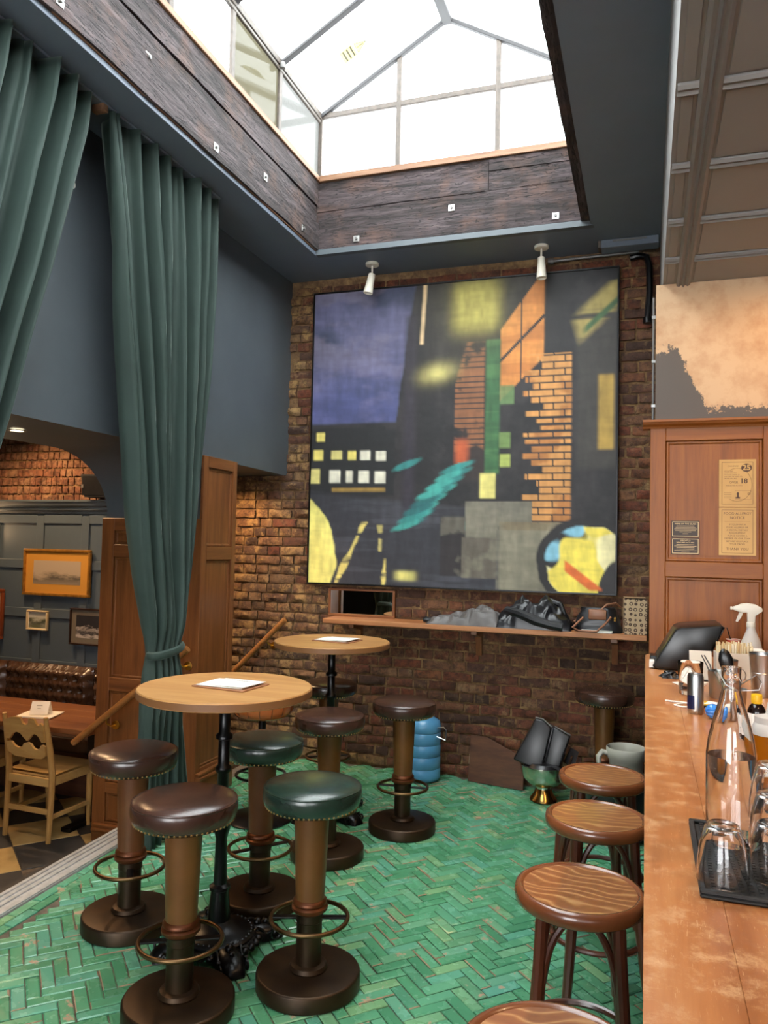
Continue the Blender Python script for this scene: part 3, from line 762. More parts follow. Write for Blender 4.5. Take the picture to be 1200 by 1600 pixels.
# yellow and black sweep low on one side
for rr2, col in ((.25,'d9cf72'), (.14,'1c1b1d'), (.05,'c9bd68')):
    paint(sm(rr2-np.hypot((U+.14)*1.05, (T-.92)*1.0)+.02*(n2-.5), .006)*sm(.17-U, .01), col)
# upright dark and plum bands
for a, b, c, d, col in ((.33,.37,.1,.75,'2b2530'),(.37,.44,.0,.7,'171517'),(.52,.60,.15,.65,'2e221d'),(.78,.86,.0,1,'1c1a1b'),(.88,1,.1,.62,'38342f')):
    paint(box_(a, b, c, d, .02), col, .8)
paint(sm(.006-np.abs(U-.395+.05*T), .006)*box_(0,1,.0,.2), 'd8b98c', .9)
# warm stacked blocks
og = box_(.645, .78, .0, .42)*sm(T-.17+1.35*(U-.645), .006)*sm(.40-1.0*(U-.645)-T, .006)*(np.abs(T-.27+1.0*(U-.645)) > .006)*(np.abs(U-.71) > .003); paint(og, 'c9813c'); paint(og*sm(n3-.52,.1), 'a9652c', .7)
row = np.floor(T*46); frac = T*46-row
stk = box_(.72, .865, .255, .80)*sm(U-(.74+.035*np.sin(row*2.1)+.02*np.sin(row*.7)), .004)*(np.abs(frac-.5) < .38)*(np.abs(((U+.035*(row % 2))*13) % 1-.5) < .46)
paint(stk, 'c58a4a'); paint(stk*sm(n2-.55, .1), 'a5672f', .8)
row2 = np.floor(T*60); st2 = box_(.50, .595, .2, .56)*sm(U-.6+.3*T-.0, .01)*((T*60-row2) > .22)
paint(st2*sm(n2-.35, .1), '8f5a34', .75); paint(box_(.505, .545, .52, .60, .02), 'b5532a', .9)
paint(box_(.60, .645, .2, .63, .008), '2f5a34'); paint(box_(.60, .645, .2, .63, .008)*sm(n3-.5, .1), '47703f', .6)
paint(box_(.645, .69, .35, .41), '5d7a4a', .9); paint(box_(.645, .68, .5, .55), '6f8a4a', .9); paint(box_(.648, .68, .57, .61), 'a7b45a', .9)
# soft yellow glow and pale patches
paint(np.exp(-(((U-.565)/.075)**4+((T-.085)/.085)**4)), 'c9bc5a', .95); paint(np.exp(-(((U-.565)/.14)**2+((T-.09)/.14)**2)), '6b6138', .35)
paint(np.exp(-(((U-.44+.4*(T-.3))/.05)**2+((T-.3)/.03)**2)), 'cfc274', .8); paint(box_(.585, .635, .63, .71, .006), 'd8cc76', .95)
# turquoise strokes
for k in range(26):
    a, c = .34+.20*((k*.618) % 1), .60+.22*((k*.377) % 1)
    paint(sm(.026-np.hypot((U-a)*.55, (T-c+.35*(U-a))*2.2)+.02*(n2-.5), .01), ('2c7f7a', '3f9c90', '1f5c5e')[k % 3], .85)
paint(np.exp(-(((U-.345)/.035)**4+((T-.965)/.016)**4)), 'd2c872')
# grey-brown blocks
for a, b, c, d, col in ((.54,.75,.72,.84,'6f6a5c'),(.75,.745,.72,.8,'57534a'),(.46,.54,.77,.96,'262122'),(.53,.645,.835,.965,'5c5549'),(.645,.70,.80,.98,'3a362f'),(.65,.87,.785,.82,'75684f'),(.64,.87,.81,1.0,'78725f'),(.64,.65,.81,1.0,'57534a')):
    paint(box_(a, b, c, d, .004), col); paint(box_(a, b, c, d, .004)*sm(n2-.55, .1), '8a8470', .35)
# bright scattered patch in the lower corner
pp = sm(.115-np.hypot((U-.92)*.9, T-.91)+.02*(n2-.5), .006); paint(sm(.14-np.hypot((U-.92)*.9, T-.91)+.02*(n2-.5), .006), '1d1a1b')
q_ = fbm(9, 8, 2, 12)
paint(pp*sm(q_-.5, .03), 'e8dca4'); paint(pp*sm(.42-q_, .03), '7fb6c9'); paint(pp*sm(fbm(7, 9, 2, 14)-.62, .03), 'e5cf55'); paint(pp*sm(fbm(6, 6, 2, 15)-.60, .03), '2a2728')
paint(sm(.022-np.abs((U-.90)-(T-.955)*1.3), .01)*box_(.85, .96, .90, .99), 'd9692a')
paint(sm(.10-np.abs(U-.97-.3*(T-.16)), .03)*sm(.05-np.abs(T-.13+.9*(U-.94)), .03)*sm(n3-.4, .2), 'a2904f', .9)
paint(sm(.012-np.abs(T-.155+.9*(U-.94)), .01)*sm(U-.9, .02), '3c5a37'); paint(box_(.945, .99, .33, .56, .01), 'a9883a', .9)
br = fbm(60, 18, 3, 21)[..., None]; br2 = fbm(16, 70, 3, 22)[..., None]; IM *= (.72+.56*br)*(.8+.4*br2)
vg = MB().grid(lambda u, w: (lerp(PX0+.012, PX1-.012, u)-(PX0+PX1)/2, -.0005+.0006*ns(u*60, w*60), lerp(PZ1-.012, PZ0+.012, w)-PZ0), nu, nv)
me = vg.mesh('canvas_face', None, 0, fix=False)
ca_ = me.color_attributes.new('paint', 'FLOAT_COLOR', 'POINT')
arr = np.ones((nv*nu, 4), np.float32); arr[:, :3] = IM.reshape(-1, 3); ca_.data.foreach_set('color', arr.ravel())
t = NT('oil_paint_on_canvas'); at = t.N('ShaderNodeAttribute', attribute_name='paint'); t.set(Base_Color=at.outputs['Color'], Roughness=.6); t.bump(t.noise(t.coords('pos'), 90, 3), .15, .003)
me.materials.append(t.m); me.polygons.foreach_set('use_smooth', [True]*len(me.polygons))
place(me, 'canvas_face', pt)
w2 = (PX1-PX0)/2; hh = PZ1-PZ0
MB().box(-w2+.005, w2-.005, .003, .045, .005, hh-.005).build('stretcher', M['black'], pt)
for b_ in ((-w2, w2, 0, .012), (-w2, w2, hh-.012, hh)): MB().box(b_[0], b_[1], -.012, .05, b_[2], b_[3]).build('frame_strip', M['iron'], pt, bevel=.002)
for b_ in ((-w2, -w2+.012), (w2-.012, w2)): MB().box(b_[0], b_[1], -.012, .05, .012, hh-.012).build('frame_strip', M['iron'], pt, bevel=.002)

# ================================================================== WALL SHELF AND WHAT LIES ON IT
ZS = 1.137
sh = thing('wall_shelf', 'long oak shelf on brackets running along the brick wall', 'shelf', (-1.14, 5.55, ZS-.035))
MB().box(-1.17, 1.15, -.15, .125, 0, .035).build('board', M['shelf'], sh, bevel=.003)
for x in (-1.16+1.14, -.20+1.14, -2.1+1.14):
    MB().prism([(.125,0),(-.10,0),(-.10,-.03),(.06,-.06),(.095,-.20),(.125,-.20)], 'x', x-.022, x+.022).build('bracket', M['oak'], sh, 0, .002)
mr_ = thing('wall_mirror', 'low oak framed mirror under the big canvas, standing on the shelf', 'mirror', (-2.09, 5.645, ZS+.001))
MB().box(-.255, .255, .0, .012, .02, .20).build('mirror_glass', M['mirror'], mr_)
for b_ in ((-.275, .275, 0, .02), (-.275, .275, .20, .215)): MB().box(b_[0], b_[1], -.012, .014, b_[2], b_[3]).build('frame_strip', M['oak_h'], mr_, bevel=.002)
for b_ in ((-.275, -.255), (.255, .275)): MB().box(b_[0], b_[1], -.012, .014, .02, .20).build('frame_strip', M['oak'], mr_, bevel=.002)
def heap(x0, x1, y0, y1, prof, seed, nu=70, nv=26, fold=.035, fq=5):
    def fn(u, w):
        e = math.sin(PI*min(max(w, 0), 1))**.45*math.sin(PI*min(max(u, .0), 1))**.3
        h = interp(prof, u)*e
        f = (ns(u*fq*1.1+w*1.5, w*fq*.7, seed)*.8+.7*(.4-abs(ns(u*fq*1.6-w*2.4, w*fq*1.1, seed+4))))*fold*e
        x = lerp(x0, x1, u)+.03*ns(u*5, w*5, seed+9); y = lerp(y0, y1, w)+.03*ns(u*6, w*6, seed+7)*e
        return (x, y, max(0.002, h+f))
    m = MB().grid(fn, nu, nv)
    lo = [(a, b, 0.0) for a, b, _ in m.v]
    # closed underside
    n = len(m.v); idx = lambda i, j: j*nu+i
    edge = [idx(i, 0) for i in range(nu)]+[idx(nu-1, j) for j in range(1, nv)]+[idx(i, nv-1) for i in range(nu-2, -1, -1)]+[idx(0, j) for j in range(nv-2, 0, -1)]
    vs_ = [lo[k] for k in edge]; m.v += vs_
    for q in range(len(edge)):
        p = (q+1) % len(edge); m.f.append((edge[q], edge[p], n+p, n+q))
    m.f.append(tuple(n+q for q in range(len(edge))))
    return m
M['greycloth'] = plain('grey_waxed_cloth', '56524f', .5, col2='6b6663', scale=10)
M['blackcloth'] = plain('shiny_black_cloth', '121214', .33, col2='1c1c1f', scale=10)
jk = thing('folded_jacket', 'crumpled grey jacket lying on the wall shelf', 'jacket', (-1.20, 5.53, ZS+.001))
heap(-.31, .22, -.11, .09, [(0,.03),(.15,.05),(.5,.07),(.75,.14),(1,.15)], 2, fold=.06, fq=6).build('cloth', M['greycloth'], jk, 60)
MB().tube([(-.29,-.04,.02),(-.33,-.05,.025),(-.345,-.055,.02)], [.02,.022,.015], 10).build('cuff', M['blackcloth'], jk)
jk2 = thing('black_jacket', 'shiny black leather jacket heaped on the wall shelf beside the handbag', 'jacket', (-.735, 5.53, ZS+.001))
heap(-.26, .25, -.12, .10, [(0,.13),(.3,.18),(.6,.19),(1,.12)], 5, fold=.09, fq=5).build('cloth', M['blackcloth'], jk2, 60)
MB().tube([(-.20,-.05,.12),(-.1,-.09,.10),(.02,-.11,.06),(.12,-.12,.035),(.2,-.125,.025)], [.03,.035,.035,.03,.03], 10).build('sleeve', M['blackcloth'], jk2)
MB().tube([(.02,.0,.15),(.1,.02,.19),(.17,.01,.17),(.2,-.02,.10)], [.02,.026,.022,.02], 10).build('collar', M['blackcloth'], jk2)
M['tan'] = plain('tan_leather', '8a5a3c', .4, col2='7a4c32')
hb_ = thing('handbag', 'black fabric handbag with tan leather flap and handles on the shelf', 'handbag', (-.31, 5.525, ZS+.001))
def bagfn(u, w):
    a = 2*PI*u; k = abs(math.cos(a))**.6*math.copysign(1, math.cos(a)); l = abs(math.sin(a))**.6*math.copysign(1, math.sin(a))
    s_ = lerp(1, .72, w)
    return (.16*k*s_+.02*ns(u*6, w*3), .075*l*lerp(1, .6, w)+.01*ns(u*6, w*4, 3), .165*w+.02*ns(u*5, w*3, 8)*w*(1-w)*4)
bg_ = MB().grid(bagfn, 36, 10, True); bg_.f.append(tuple(range(9*36, 10*36))); bg_.f.append(tuple(range(35, -1, -1)))
bg_.build('body', M['blackcloth'], hb_, 60)
MB().box(-.06, .06, -.082, -.05, .085, .155).build('flap', M['tan'], hb_, bevel=.01, seg=2)
for s_, yy2, dz in ((-1, -.09, 0), (1, .03, .03)):
    MB().tube([(-.09,yy2,.10),(-.16,yy2-.03,.03+dz),(-.12,yy2-.055,-.0+.012+dz),(.0,yy2-.05,.012+dz),(.06,yy2-.02,.07+dz),(.09,yy2,.11)], .008, 8).build('handle', M['tan'], hb_)
MB().tube([(.02,-.06,.15),(.06,-.05,.19),(.12,-.03,.20),(.15,.0,.17)], .007, 8).build('handle', M['tan'], hb_)
MB().ball((.115,-.075,.10), .008, 8, 6).ball((.115,-.078,.085), .008, 8, 6).build('buckle', M['brass'], hb_)
nb_ = thing('notebook', 'white paged notebook tucked under the handbag at the shelf edge', 'notebook', (-.30, 5.432, ZS+.001), R(-4))
MB().box(-.11, .09, -.02, .012, .002, .014).build('pages', M['white'], nb_); MB().box(-.113, .092, -.022, .014, 0, .002).build('cover', M['black'], nb_); MB().box(-.113, .092, -.022, .014, .014, .016).build('cover', M['white'], nb_)
t = NT('printed_cardboard'); v = t.coords('pos', (1, 0, 1)); vo = t.N('ShaderNodeTexVoronoi'); vo.inputs['Scale'].default_value = 30; vo.inputs['Randomness'].default_value = .3; t.L(v, vo.inputs['Vector'])
t.set(Base_Color=t.mix(t.ramp(vo.outputs['Distance'], [(.18, 0.0), (.2, 1.0), (.36, 1.0), (.38, 0.0)]), 'b59a78', '4a3526'), Roughness=.7)
M['carton'] = t.m; M['carton_plain'] = plain('brown_cardboard', '9a7b58', .8)
bxx = thing('cardboard_box', 'small tan carton printed with dark rings, at the end of the shelf', 'box', (-.068, 5.50, ZS+.001), R(6))
MB().box(-.072, .072, -.065, .065, 0, .235).build('carton', M['carton'], bxx, bevel=.002)
for sgn in (-1, 1): MB().obox((0, sgn*.033, .241), (.142, .062, .003), Matrix.Rotation(R(sgn*6), 3, 'X')).build('flap', M['carton_plain'], bxx)
MB().box(.0725, .0735, -.03, .03, .08, .16).build('paper_label', M['white'], bxx)

# ================================================================== CEILING FITTINGS
for (x, y, tilt, lab) in ((-1.985, 5.43, R(10), 'small white cylinder spotlight on the ceiling above the blue corner of the canvas'), (-.715, 5.435, R(-2), 'small white cylinder spotlight on the ceiling above the orange side of the canvas')):
    sp_ = thing('ceiling_spotlight', lab, 'spotlight', (x, y, ZC), 0, 'ceiling spotlights')
    MB().lathe([(0,0),(.05,0),(.05,-.022),(.0,-.022)], 28).build('ceiling_plate', M['offwhite'], sp_, bevel=.002)
    MB().lathe([(0,-.022),(.007,-.022),(.007,-.09),(0,-.09)], 12).build('stem', M['offwhite'], sp_)
    rm = Matrix.Rotation(tilt, 3, 'Y') @ Matrix.Rotation(R(-4), 3, 'X')
    hd = MB().lathe([(0,0),(.024,0),(.026,-.004),(.03,-.08),(.036,-.15),(.034,-.152),(.03,-.14),(0,-.13)], 24, (0,0,-.085), rm).build('lamp_head', M['offwhite'], sp_)
pipe = thing('ceiling_pipe', 'thin metal pipe with capped end under the ceiling above the canvas', 'pipe', (-.36, 5.62, 3.79))
MB().tube([(-.30,0,0),(.30,0,.01)], .011, 10).build('tube', M['bar_grey'], pipe); MB().lathe([(0,-.02),(.022,-.02),(.022,.02),(0,.02)], 12, (-.31,0,0), Matrix.Rotation(R(90), 3, 'Y')).build('cap', M['bar_grey'], pipe)
dct = thing('cable_trunking', 'blue painted trunking with scuffed white end, ceiling corner over the brick wall', 'trunking', (-.13, 5.50, ZC-.001))
MB().box(-.18, .20, -.06, .06, -.055, 0).build('casing', M['ceil'], dct, bevel=.004); MB().box(-.20, -.18, -.055, .055, -.05, 0).build('end_plate', M['frame_white'], dct, bevel=.003)
MB().box(-.10, .12, -.066, -.06, -.02, -.008).build('cover_strip', M['bar_grey'], dct)
ppd = thing('down_pipe', 'black cable pipe bending down the brick corner above the cupboard', 'pipe', (.0, 5.60, 3.3))
MB().tube([(-.12,.02,.46),(-.06,.02,.47),(-.01,.0,.45),(.01,-.0,.38),(.012,.0,.2),(.0,.0,.02)], .022, 10).build('tube', M['iron'], ppd); MB().lathe([(0,0),(.03,0),(.03,.04),(0,.04)], 12, (0,0,-.02)).build('cap', M['iron'], ppd)
cdt = thing('conduit', 'thin grey conduit running down beside the scraped wall', 'conduit', (.032, 4.53, 2.4))
MB().tube([(0,0,0),(0,0,.72)], .006, 8).build('tube', M['bar_grey'], cdt)
for z in (.10, .35, .6): MB().box(-.009, .012, -.008, .008, z, z+.015).build('clip', M['steel'], cdt)
dl = thing('downlight', 'small lit recessed downlight in the underside of the blue wall', 'downlight', (-3.14, 3.20, 2.262))
em = NT('lamp_glow'); em.set(Emission_Color=(1, .8, .5), Emission_Strength=6.0); M['glow'] = em.m
MB().lathe([(.034,0),(.045,0),(.045,-.004),(.034,-.004),(.034,0)], 24).build('bezel', M['steel'], dl); MB().lathe([(0,-.001),(.034,-.001),(.034,-.0005),(0,-.0005)], 20).build('lens', M['glow'], dl)
lamp('downlight_beam', 'SPOT', (-3.14, 3.20, 2.25), 40, WARM, .03, (-3.14, 3.25, 0), 120)

# ================================================================== LEATHER BAR STOOLS
STOOL = {}
def stool_parts(root, leather, post, z=0.755, nail=True, ring=True):
    key = (leather, post)
    if key not in STOOL:
        d = []
        d.append(('base_plate', MB().lathe([(0,0),(.196,0),(.2,.004),(.2,.052),(.196,.058),(.19,.06),(.08,.064),(.0,.064)], 48).mesh('base_plate', M['bronze'], 40)))
        d.append(('base_flange', MB().lathe([(0,.06),(.072,.062),(.075,.07),(.068,.082),(.056,.086),(0,.086)], 32).mesh('base_flange', M['bronze'], 40)))
        d.append(('lower_tube', MB().lathe([(0,.08),(.049,.08),(.049,.235),(.052,.238),(.052,.30),(0,.30)], 32).mesh('lower_tube', M['bronze'], 40)))
        d.append(('collar', MB().lathe([(.05,.270),(.062,.272),(.070,.280),(.070,.290),(.060,.297),(.066,.302),(.066,.310),(.058,.318),(.05,.322),(0,.322)], 32).mesh('collar', M['copper'], 50)))
        d.append(('post', MB().lathe([(0,.315),(.056,.315),(.059,.40),(.0665,.60),(.068,.636),(0,.636)], 32).mesh('post', M[post], 40)))
        d.append(('seat_mount', MB().lathe([(0,.632),(.085,.632),(.085,.646),(.10,.650),(0,.650)], 24).mesh('seat_mount', M['iron'], 40)))
        d.append(('cushion', MB().lathe([(0,.648),(.155,.648),(.168,.650),(.178,.657),(.186,.668),(.191,.686),(.192,.705),(.190,.719),(.1875,.7235),(.1845,.7265),(.172,.7335),(.145,.7415),(.10,.7475),(.05,.750),(0,.7508)], 56).mesh('cushion', M[leather], 60)))
        d.append(('piping', MB().tube(circ(.1878, 56, .7235), .0032, 6, True).mesh('piping', M[leather], 60)))
        nl = MB()
        for k in range(60):
            a = 2*PI*k/60; nl.ball((.1795*math.cos(a), .1795*math.sin(a), .6595), .0042, 6, 4)
        d.append(('nail_studs', nl.mesh('nail_studs', M['nail'], 60)))
        rg_ = MB().tube(circ(.148, 44, .245), .0085, 8, True)
        d.append(('foot_ring', rg_.mesh('foot_ring', M['bronze_ring'], 60)))
        sb = MB().box(-.146, .146, -.014, .014, .243, .249); 
        d.append(('ring_strut', sb.mesh('ring_strut', M['iron'], 0, .001)))
        STOOL[key] = d
    for nm, me in STOOL[key]:
        place(me, nm, root)
GS = 'round leather bar stools on pedestal bases'
for (x, y, lea, post, rz, z, lab) in (
    (-1.585, 2.475, 'brown', 'post', .5, .0, 'brown leather pedestal stool nearest the viewer, in front of the round table'),
    (-2.155, 2.945, 'brown', 'post2', 2.2, 0, 'brown leather pedestal stool beside the metal step edge'),
    (-1.222, 2.80, 'green', 'post', .35, 0, 'dark green leather pedestal stool, the nearer of the two green ones'),
    (-1.72, 3.34, 'green', 'post2', .9, 0, 'dark green leather pedestal stool behind the table leg, farther green one'),
    (-1.635, 3.96, 'brown', 'post', 1.4, 0, 'brown leather pedestal stool standing beside the far round table'),
    (-1.37, 4.48, 'brown', 'post', .1, 0, 'brown leather pedestal stool alone in front of the blue water bottle'),
    (-2.05, 4.935, 'dkbrown', 'post', .6, -.02, 'dark leather pedestal stool behind the far round table by the bricks'),
    (-.255, 5.36, 'brown', 'post', .3, 0, 'brown leather pedestal stool in the far corner past the bar')):
    s_ = thing('bar_stool', lab, 'bar stool', (x, y, .002), rz, GS); s_.scale = (1, 1, 1.045+z)
    stool_parts(s_, lea, post)
os_ = thing('tractor_stool', 'tan leather tub stool on a thin black pole behind the front table', 'bar stool', (-2.24, 4.33, .002))
MB().lathe([(0,0),(.19,0),(.2,.006),(.19,.014),(.06,.03),(.03,.045),(0,.045)], 40).build('base_plate', M['iron'], os_)
MB().lathe([(0,.04),(.024,.04),(.024,.62),(0,.62)], 16).build('pole', M['iron'], os_)
MB().tube(circ(.15, 36, .27), .009, 8, True).build('foot_ring', M['iron'], os_)
for a in (0, PI/2, PI, 3*PI/2): MB().tube([(.02*math.cos(a),.02*math.sin(a),.27),(.148*math.cos(a),.148*math.sin(a),.27)], .006, 6).build('ring_spoke', M['iron'], os_)
MB().lathe([(0,.62),(.14,.625),(.17,.64),(.188,.67),(.192,.72),(.186,.745),(.175,.75),(.165,.735),(.10,.722),(0,.72)], 40).build('cushion', M['orange'], os_, 60)
pn = MB()
for k in range(16):
    a = 2*PI*k/16; pn.tube([(.165*math.cos(a),.165*math.sin(a),.637),(.187*math.cos(a),.187*math.sin(a),.665),(.1935*math.cos(a),.1935*math.sin(a),.72)], .0022, 5)
pn.build('seam_piping', M['copper'], os_)

# ================================================================== ROUND POSEUR TABLES
def iron_base(root):
    MB().lathe([(0,0.02),(.135,.02),(.16,.03),(.165,.045),(.15,.052),(.152,.06),(.145,.068),(.125,.075),(.10,.082),(.075,.092),(.05,.11),(.036,.125),(0,.125)], 40).build('base_dome', M['iron'], root, 50)
    bd = MB()
    for k in range(36):
        a = 2*PI*k/36; bd.ball((.137*math.cos(a), .137*math.sin(a), .071), .006, 6, 4)
    bd.build('bead_ring', M['iron'], root)
    for k in range(4):
        a = k*PI/2+.35; c_, s_ = math.cos(a), math.sin(a)
        rot = lambda r_, w_, z_: (r_*c_-w_*s_, r_*s_+w_*c_, z_)
        f_ = MB()
        secs = [(.12,.055,.012,.062),(.16,.06,.010,.066),(.20,.058,.006,.062),(.235,.05,.003,.05),(.262,.042,.0,.036),(.275,.034,.0,.018)]
        vs_, fs = [], []
        for r_, w_, z0, z1 in secs:
            vs_ += [rot(r_,-w_,z0), rot(r_,w_,z0), rot(r_,w_*.9,lerp(z0,z1,.6)), rot(r_,w_*.45,z1), rot(r_,-w_*.45,z1), rot(r_,-w_*.9,lerp(z0,z1,.6))]
        for i in range(len(secs)-1):
            for q in range(6): fs.append((i*6+q, i*6+(q+1) % 6, (i+1)*6+(q+1) % 6, (i+1)*6+q))
        fs += [(5,4,3,2,1,0), tuple((len(secs)-1)*6+q for q in range(6))]
        f_.add(vs_, fs); ft = f_.build('foot', M['iron'], root, 50)
        for sg in (-1, 1):
            pts = []; sc = MB()
            for q in range(22):
                th = q*.42; rr = .026*(1-q/26)
                pts.append(rot(.236+rr*math.cos(th+2.2), sg*(.05+.004), .032+rr*math.sin(th+2.2)))
            sc.tube(pts, .0058, 6)
            pts = [rot(.13+.09*q/10, sg*(.058-.01*math.sin(PI*q/10)), .052+.014*math.sin(2*PI*q/10)) for q in range(11)]
            sc.build('scroll', M['iron'], ft); MB().tube(pts, .006, 6).build('scroll', M['iron'], ft)
        MB().ball(rot(.168,0,.07), .018, 10, 7).ball(rot(.205,0,.066), .012, 8, 6).build('boss', M['iron'], ft)
        # leafy bracket between the feet
        a2 = a+PI/4; q1 = MB()
        for dd_ in (-.35, -.12, .12, .35): q1.ball((.165*math.cos(a2+dd_), .165*math.sin(a2+dd_), .036), .02, 8, 6, .8)
        q1.build('leaf_band', M['iron'], root)
def poseur(name, label, x, y, rz, rad=.365):
    t_ = thing('round_table', label, 'table', (x, y, .002), rz, 'round high tables with iron bases')
    iron_base(t_)
    MB().lathe([(0,.10),(.045,.10),(.047,.13),(.040,.20),(.036,.235),(.044,.24),(.044,.252),(.028,.262),(.024,.45),(.030,.47),(.036,.49),(.036,.51),(.028,.53),(.024,.545),(.024,.72),(.034,.73),(.034,.745),(.024,.755),(.024,.86),(.036,.865),(.036,.88),(.024,.89),(.024,1.02),(.03,1.03),(.0,1.04)], 20).build('column', M['iron'], t_, 50)
    cr_ = MB()
    for a in (0.4, 0.4+PI/2): cr_.obox((0,0,1.038), (.42,.03,.014), Matrix.Rotation(a, 3, 'Z'))
    cr_.build('top_cross', M['iron'], t_)
    MB().lathe([(0,1.046),(rad-.004,1.046),(rad,1.05),(rad,1.079),(rad-.003,1.083),(0,1.083)], 72).build('table_top', M['tabletop'], t_, 40)
    MB().lathe([(rad-.001,1.051),(rad+.0022,1.051),(rad+.0022,1.078),(rad-.001,1.078),(rad-.001,1.051)], 72).build('edge_band', M['edge'], t_, 40)
    return t_
poseur('round_table', 'round light oak high table in front, with menus, among the four near stools', -1.69, 2.925, .436)
poseur('round_table', 'round light oak high table farther back near the brick wall', -1.885, 4.57, .8)
M['menutext'] = plain('grey_print', '8a8580', .7)
M['clip'] = plain('brown_menu_board', '9a6a4a', .5)
for (x, y, rz, lab) in ((-1.67, 2.94, R(-6), 'white menu on a brown board lying on the front table'), (-1.85, 4.58, R(-8), 'white menus lying on the farther round table')):
    m_ = thing('menu', lab, 'menu', (x, y, 1.0862), rz, 'menus on the round tables')
    MB().box(-.135, .125, -.10, .10, 0, .005).build('board', M['clip'], m_, bevel=.001)
    MB().obox((-.01,0,.0085), (.225,.175,.0015), Matrix.Rotation(R(3), 3, 'Z')).build('page', M['white'], m_)
    pg = MB().obox((.008,.004,.0125), (.215,.165,.0012), Matrix.Rotation(R(-2), 3, 'Z') @ Matrix.Rotation(R(-1.2), 3, 'Y')).build('page', M['white'], m_)
    tx = MB()
    for k in range(10): tx.box(-.06+k*.0125, -.051+k*.0125, .045, .051, .0142+.0002*k, .0146+.0002*k)
    tx.build('printed_line', M['menutext'], pg, 0)

# ================================================================== BENTWOOD STOOLS AT THE BAR
def bent_stool(label, x, y, rz):
    root = thing('bentwood_stool', label, 'bar stool', (x, y, .002), rz, 'bentwood stools along the bar')
    H_ = .70
    MB().lathe([(0,H_-.02),(.165,H_-.02),(.165,H_-.006),(.12,H_-.0085),(0,H_-.009)], 48).build('seat_panel', M['veneer'], root, 40)
    MB().lathe([(.155,H_-.045),(.18,H_-.047),(.188,H_-.04),(.1905,H_-.022),(.187,H_-.006),(.178,H_),(.170,H_-.001),(.164,H_-.006),(.158,H_-.012),(.155,H_-.045)], 56).build('seat_rim', M['bentring'], root, 60)
    legs = []
    for k in range(4):
        a = k*PI/2+PI/4
        top = Vector((.148*math.cos(a), .148*math.sin(a), H_-.03)); bot = Vector((.225*math.cos(a), .225*math.sin(a), 0))
        pts = [top.lerp(bot, q/8)+Vector((math.cos(a), math.sin(a), 0))*(-.012*math.sin(PI*q/8)) for q in range(9)]
        MB().tube(pts, [.019]*5+[.0185, .018, .017, .0155], 10).build('leg', M['bentwood'], root); legs.append(pts)
    for k in range(4):
        a0 = k*PI/2+PI/4; a1 = a0+PI/2
        P0, P1 = legs[k], legs[(k+1) % 4]
        lo0 = P0[4].copy(); lo1 = P1[4].copy(); mid = (P0[0]+P1[0])/2*.93
        pts = []
        for q in range(17):
            s_ = q/16; ang = PI*s_
            base = lo0.lerp(lo1, .5-.5*math.cos(ang)*.93)
            z = lo0.z + (H_-.05-lo0.z)*(math.sin(ang)**.55)
            c_ = Vector((base.x, base.y, z)); 
            w_ = math.sin(ang)**.8; tgt = Vector((mid.x*1.0, mid.y*1.0, z))
            inn = c_*lerp(.97, .80, w_); c_ = Vector((inn.x, inn.y, z)); pts.append(c_)
        MB().tube(pts, .0108, 8).build('arch', M['bentwood'], root)
    MB().tube(circ(.168, 36, .27), .0105, 8, True).build('foot_ring', M['bentwood'], root)
    return root
for (x, y, rz, lab) in ((-.178, 3.62, .2, 'bentwood bar stool at the bar, farthest of the row'), (-.17, 3.06, .35, 'bentwood bar stool at the bar, second from the far end, wavy grain'), (-.18, 2.40, .1, 'bentwood bar stool at the bar, third from the far end, open legs showing'), (-.17, 1.60, .5, 'bentwood bar stool at the bar, nearest, only its rim in view')):
    bent_stool(lab, x, y, rz)

# ================================================================== BAR COUNTER
ctr = thing('bar_counter', 'long worn orange-brown wooden bar counter', 'counter', (0, 0, 0))
cp = [(.0,-1.5),(.118,-1.5),(.118,4.43)] + [(.11+.11*math.cos(a), 4.32+.11*math.sin(a)) for a in [R(90+k*9) for k in range(0, 11)]]
MB().prism(cp, 'z', ZK-.05, ZK).build('front_board', M['bar'], ctr, 40, .012, 3, bsel=lambda e: all(v.co.x < .1175 for v in e.verts))
for a_, b_ in ((.1184, .41), (.4105, .72)): MB().box(a_, b_, -1.5, 4.43, ZK-.05, ZK-.0008).build('top_board', M['bar'], ctr, bevel=.001)
MB().box(.13, .68, -1.5, 4.42, 0.005, ZK-.05).build('carcass', M['bentwood'], ctr)
framed(ctr, 'y', .13, .02, -1.5, 4.42, .01, ZK-.052, (.1, .1), [(.01, .16), (.9, ZK-.052)], M['bentwood'], M['bentwood'], -1)
for y in (.0, 1.1, 2.2, 3.3): MB().box(.108, .13, y-.05, y+.05, .16, .9).build('stile', M['bentwood'], ctr, bevel=.002)

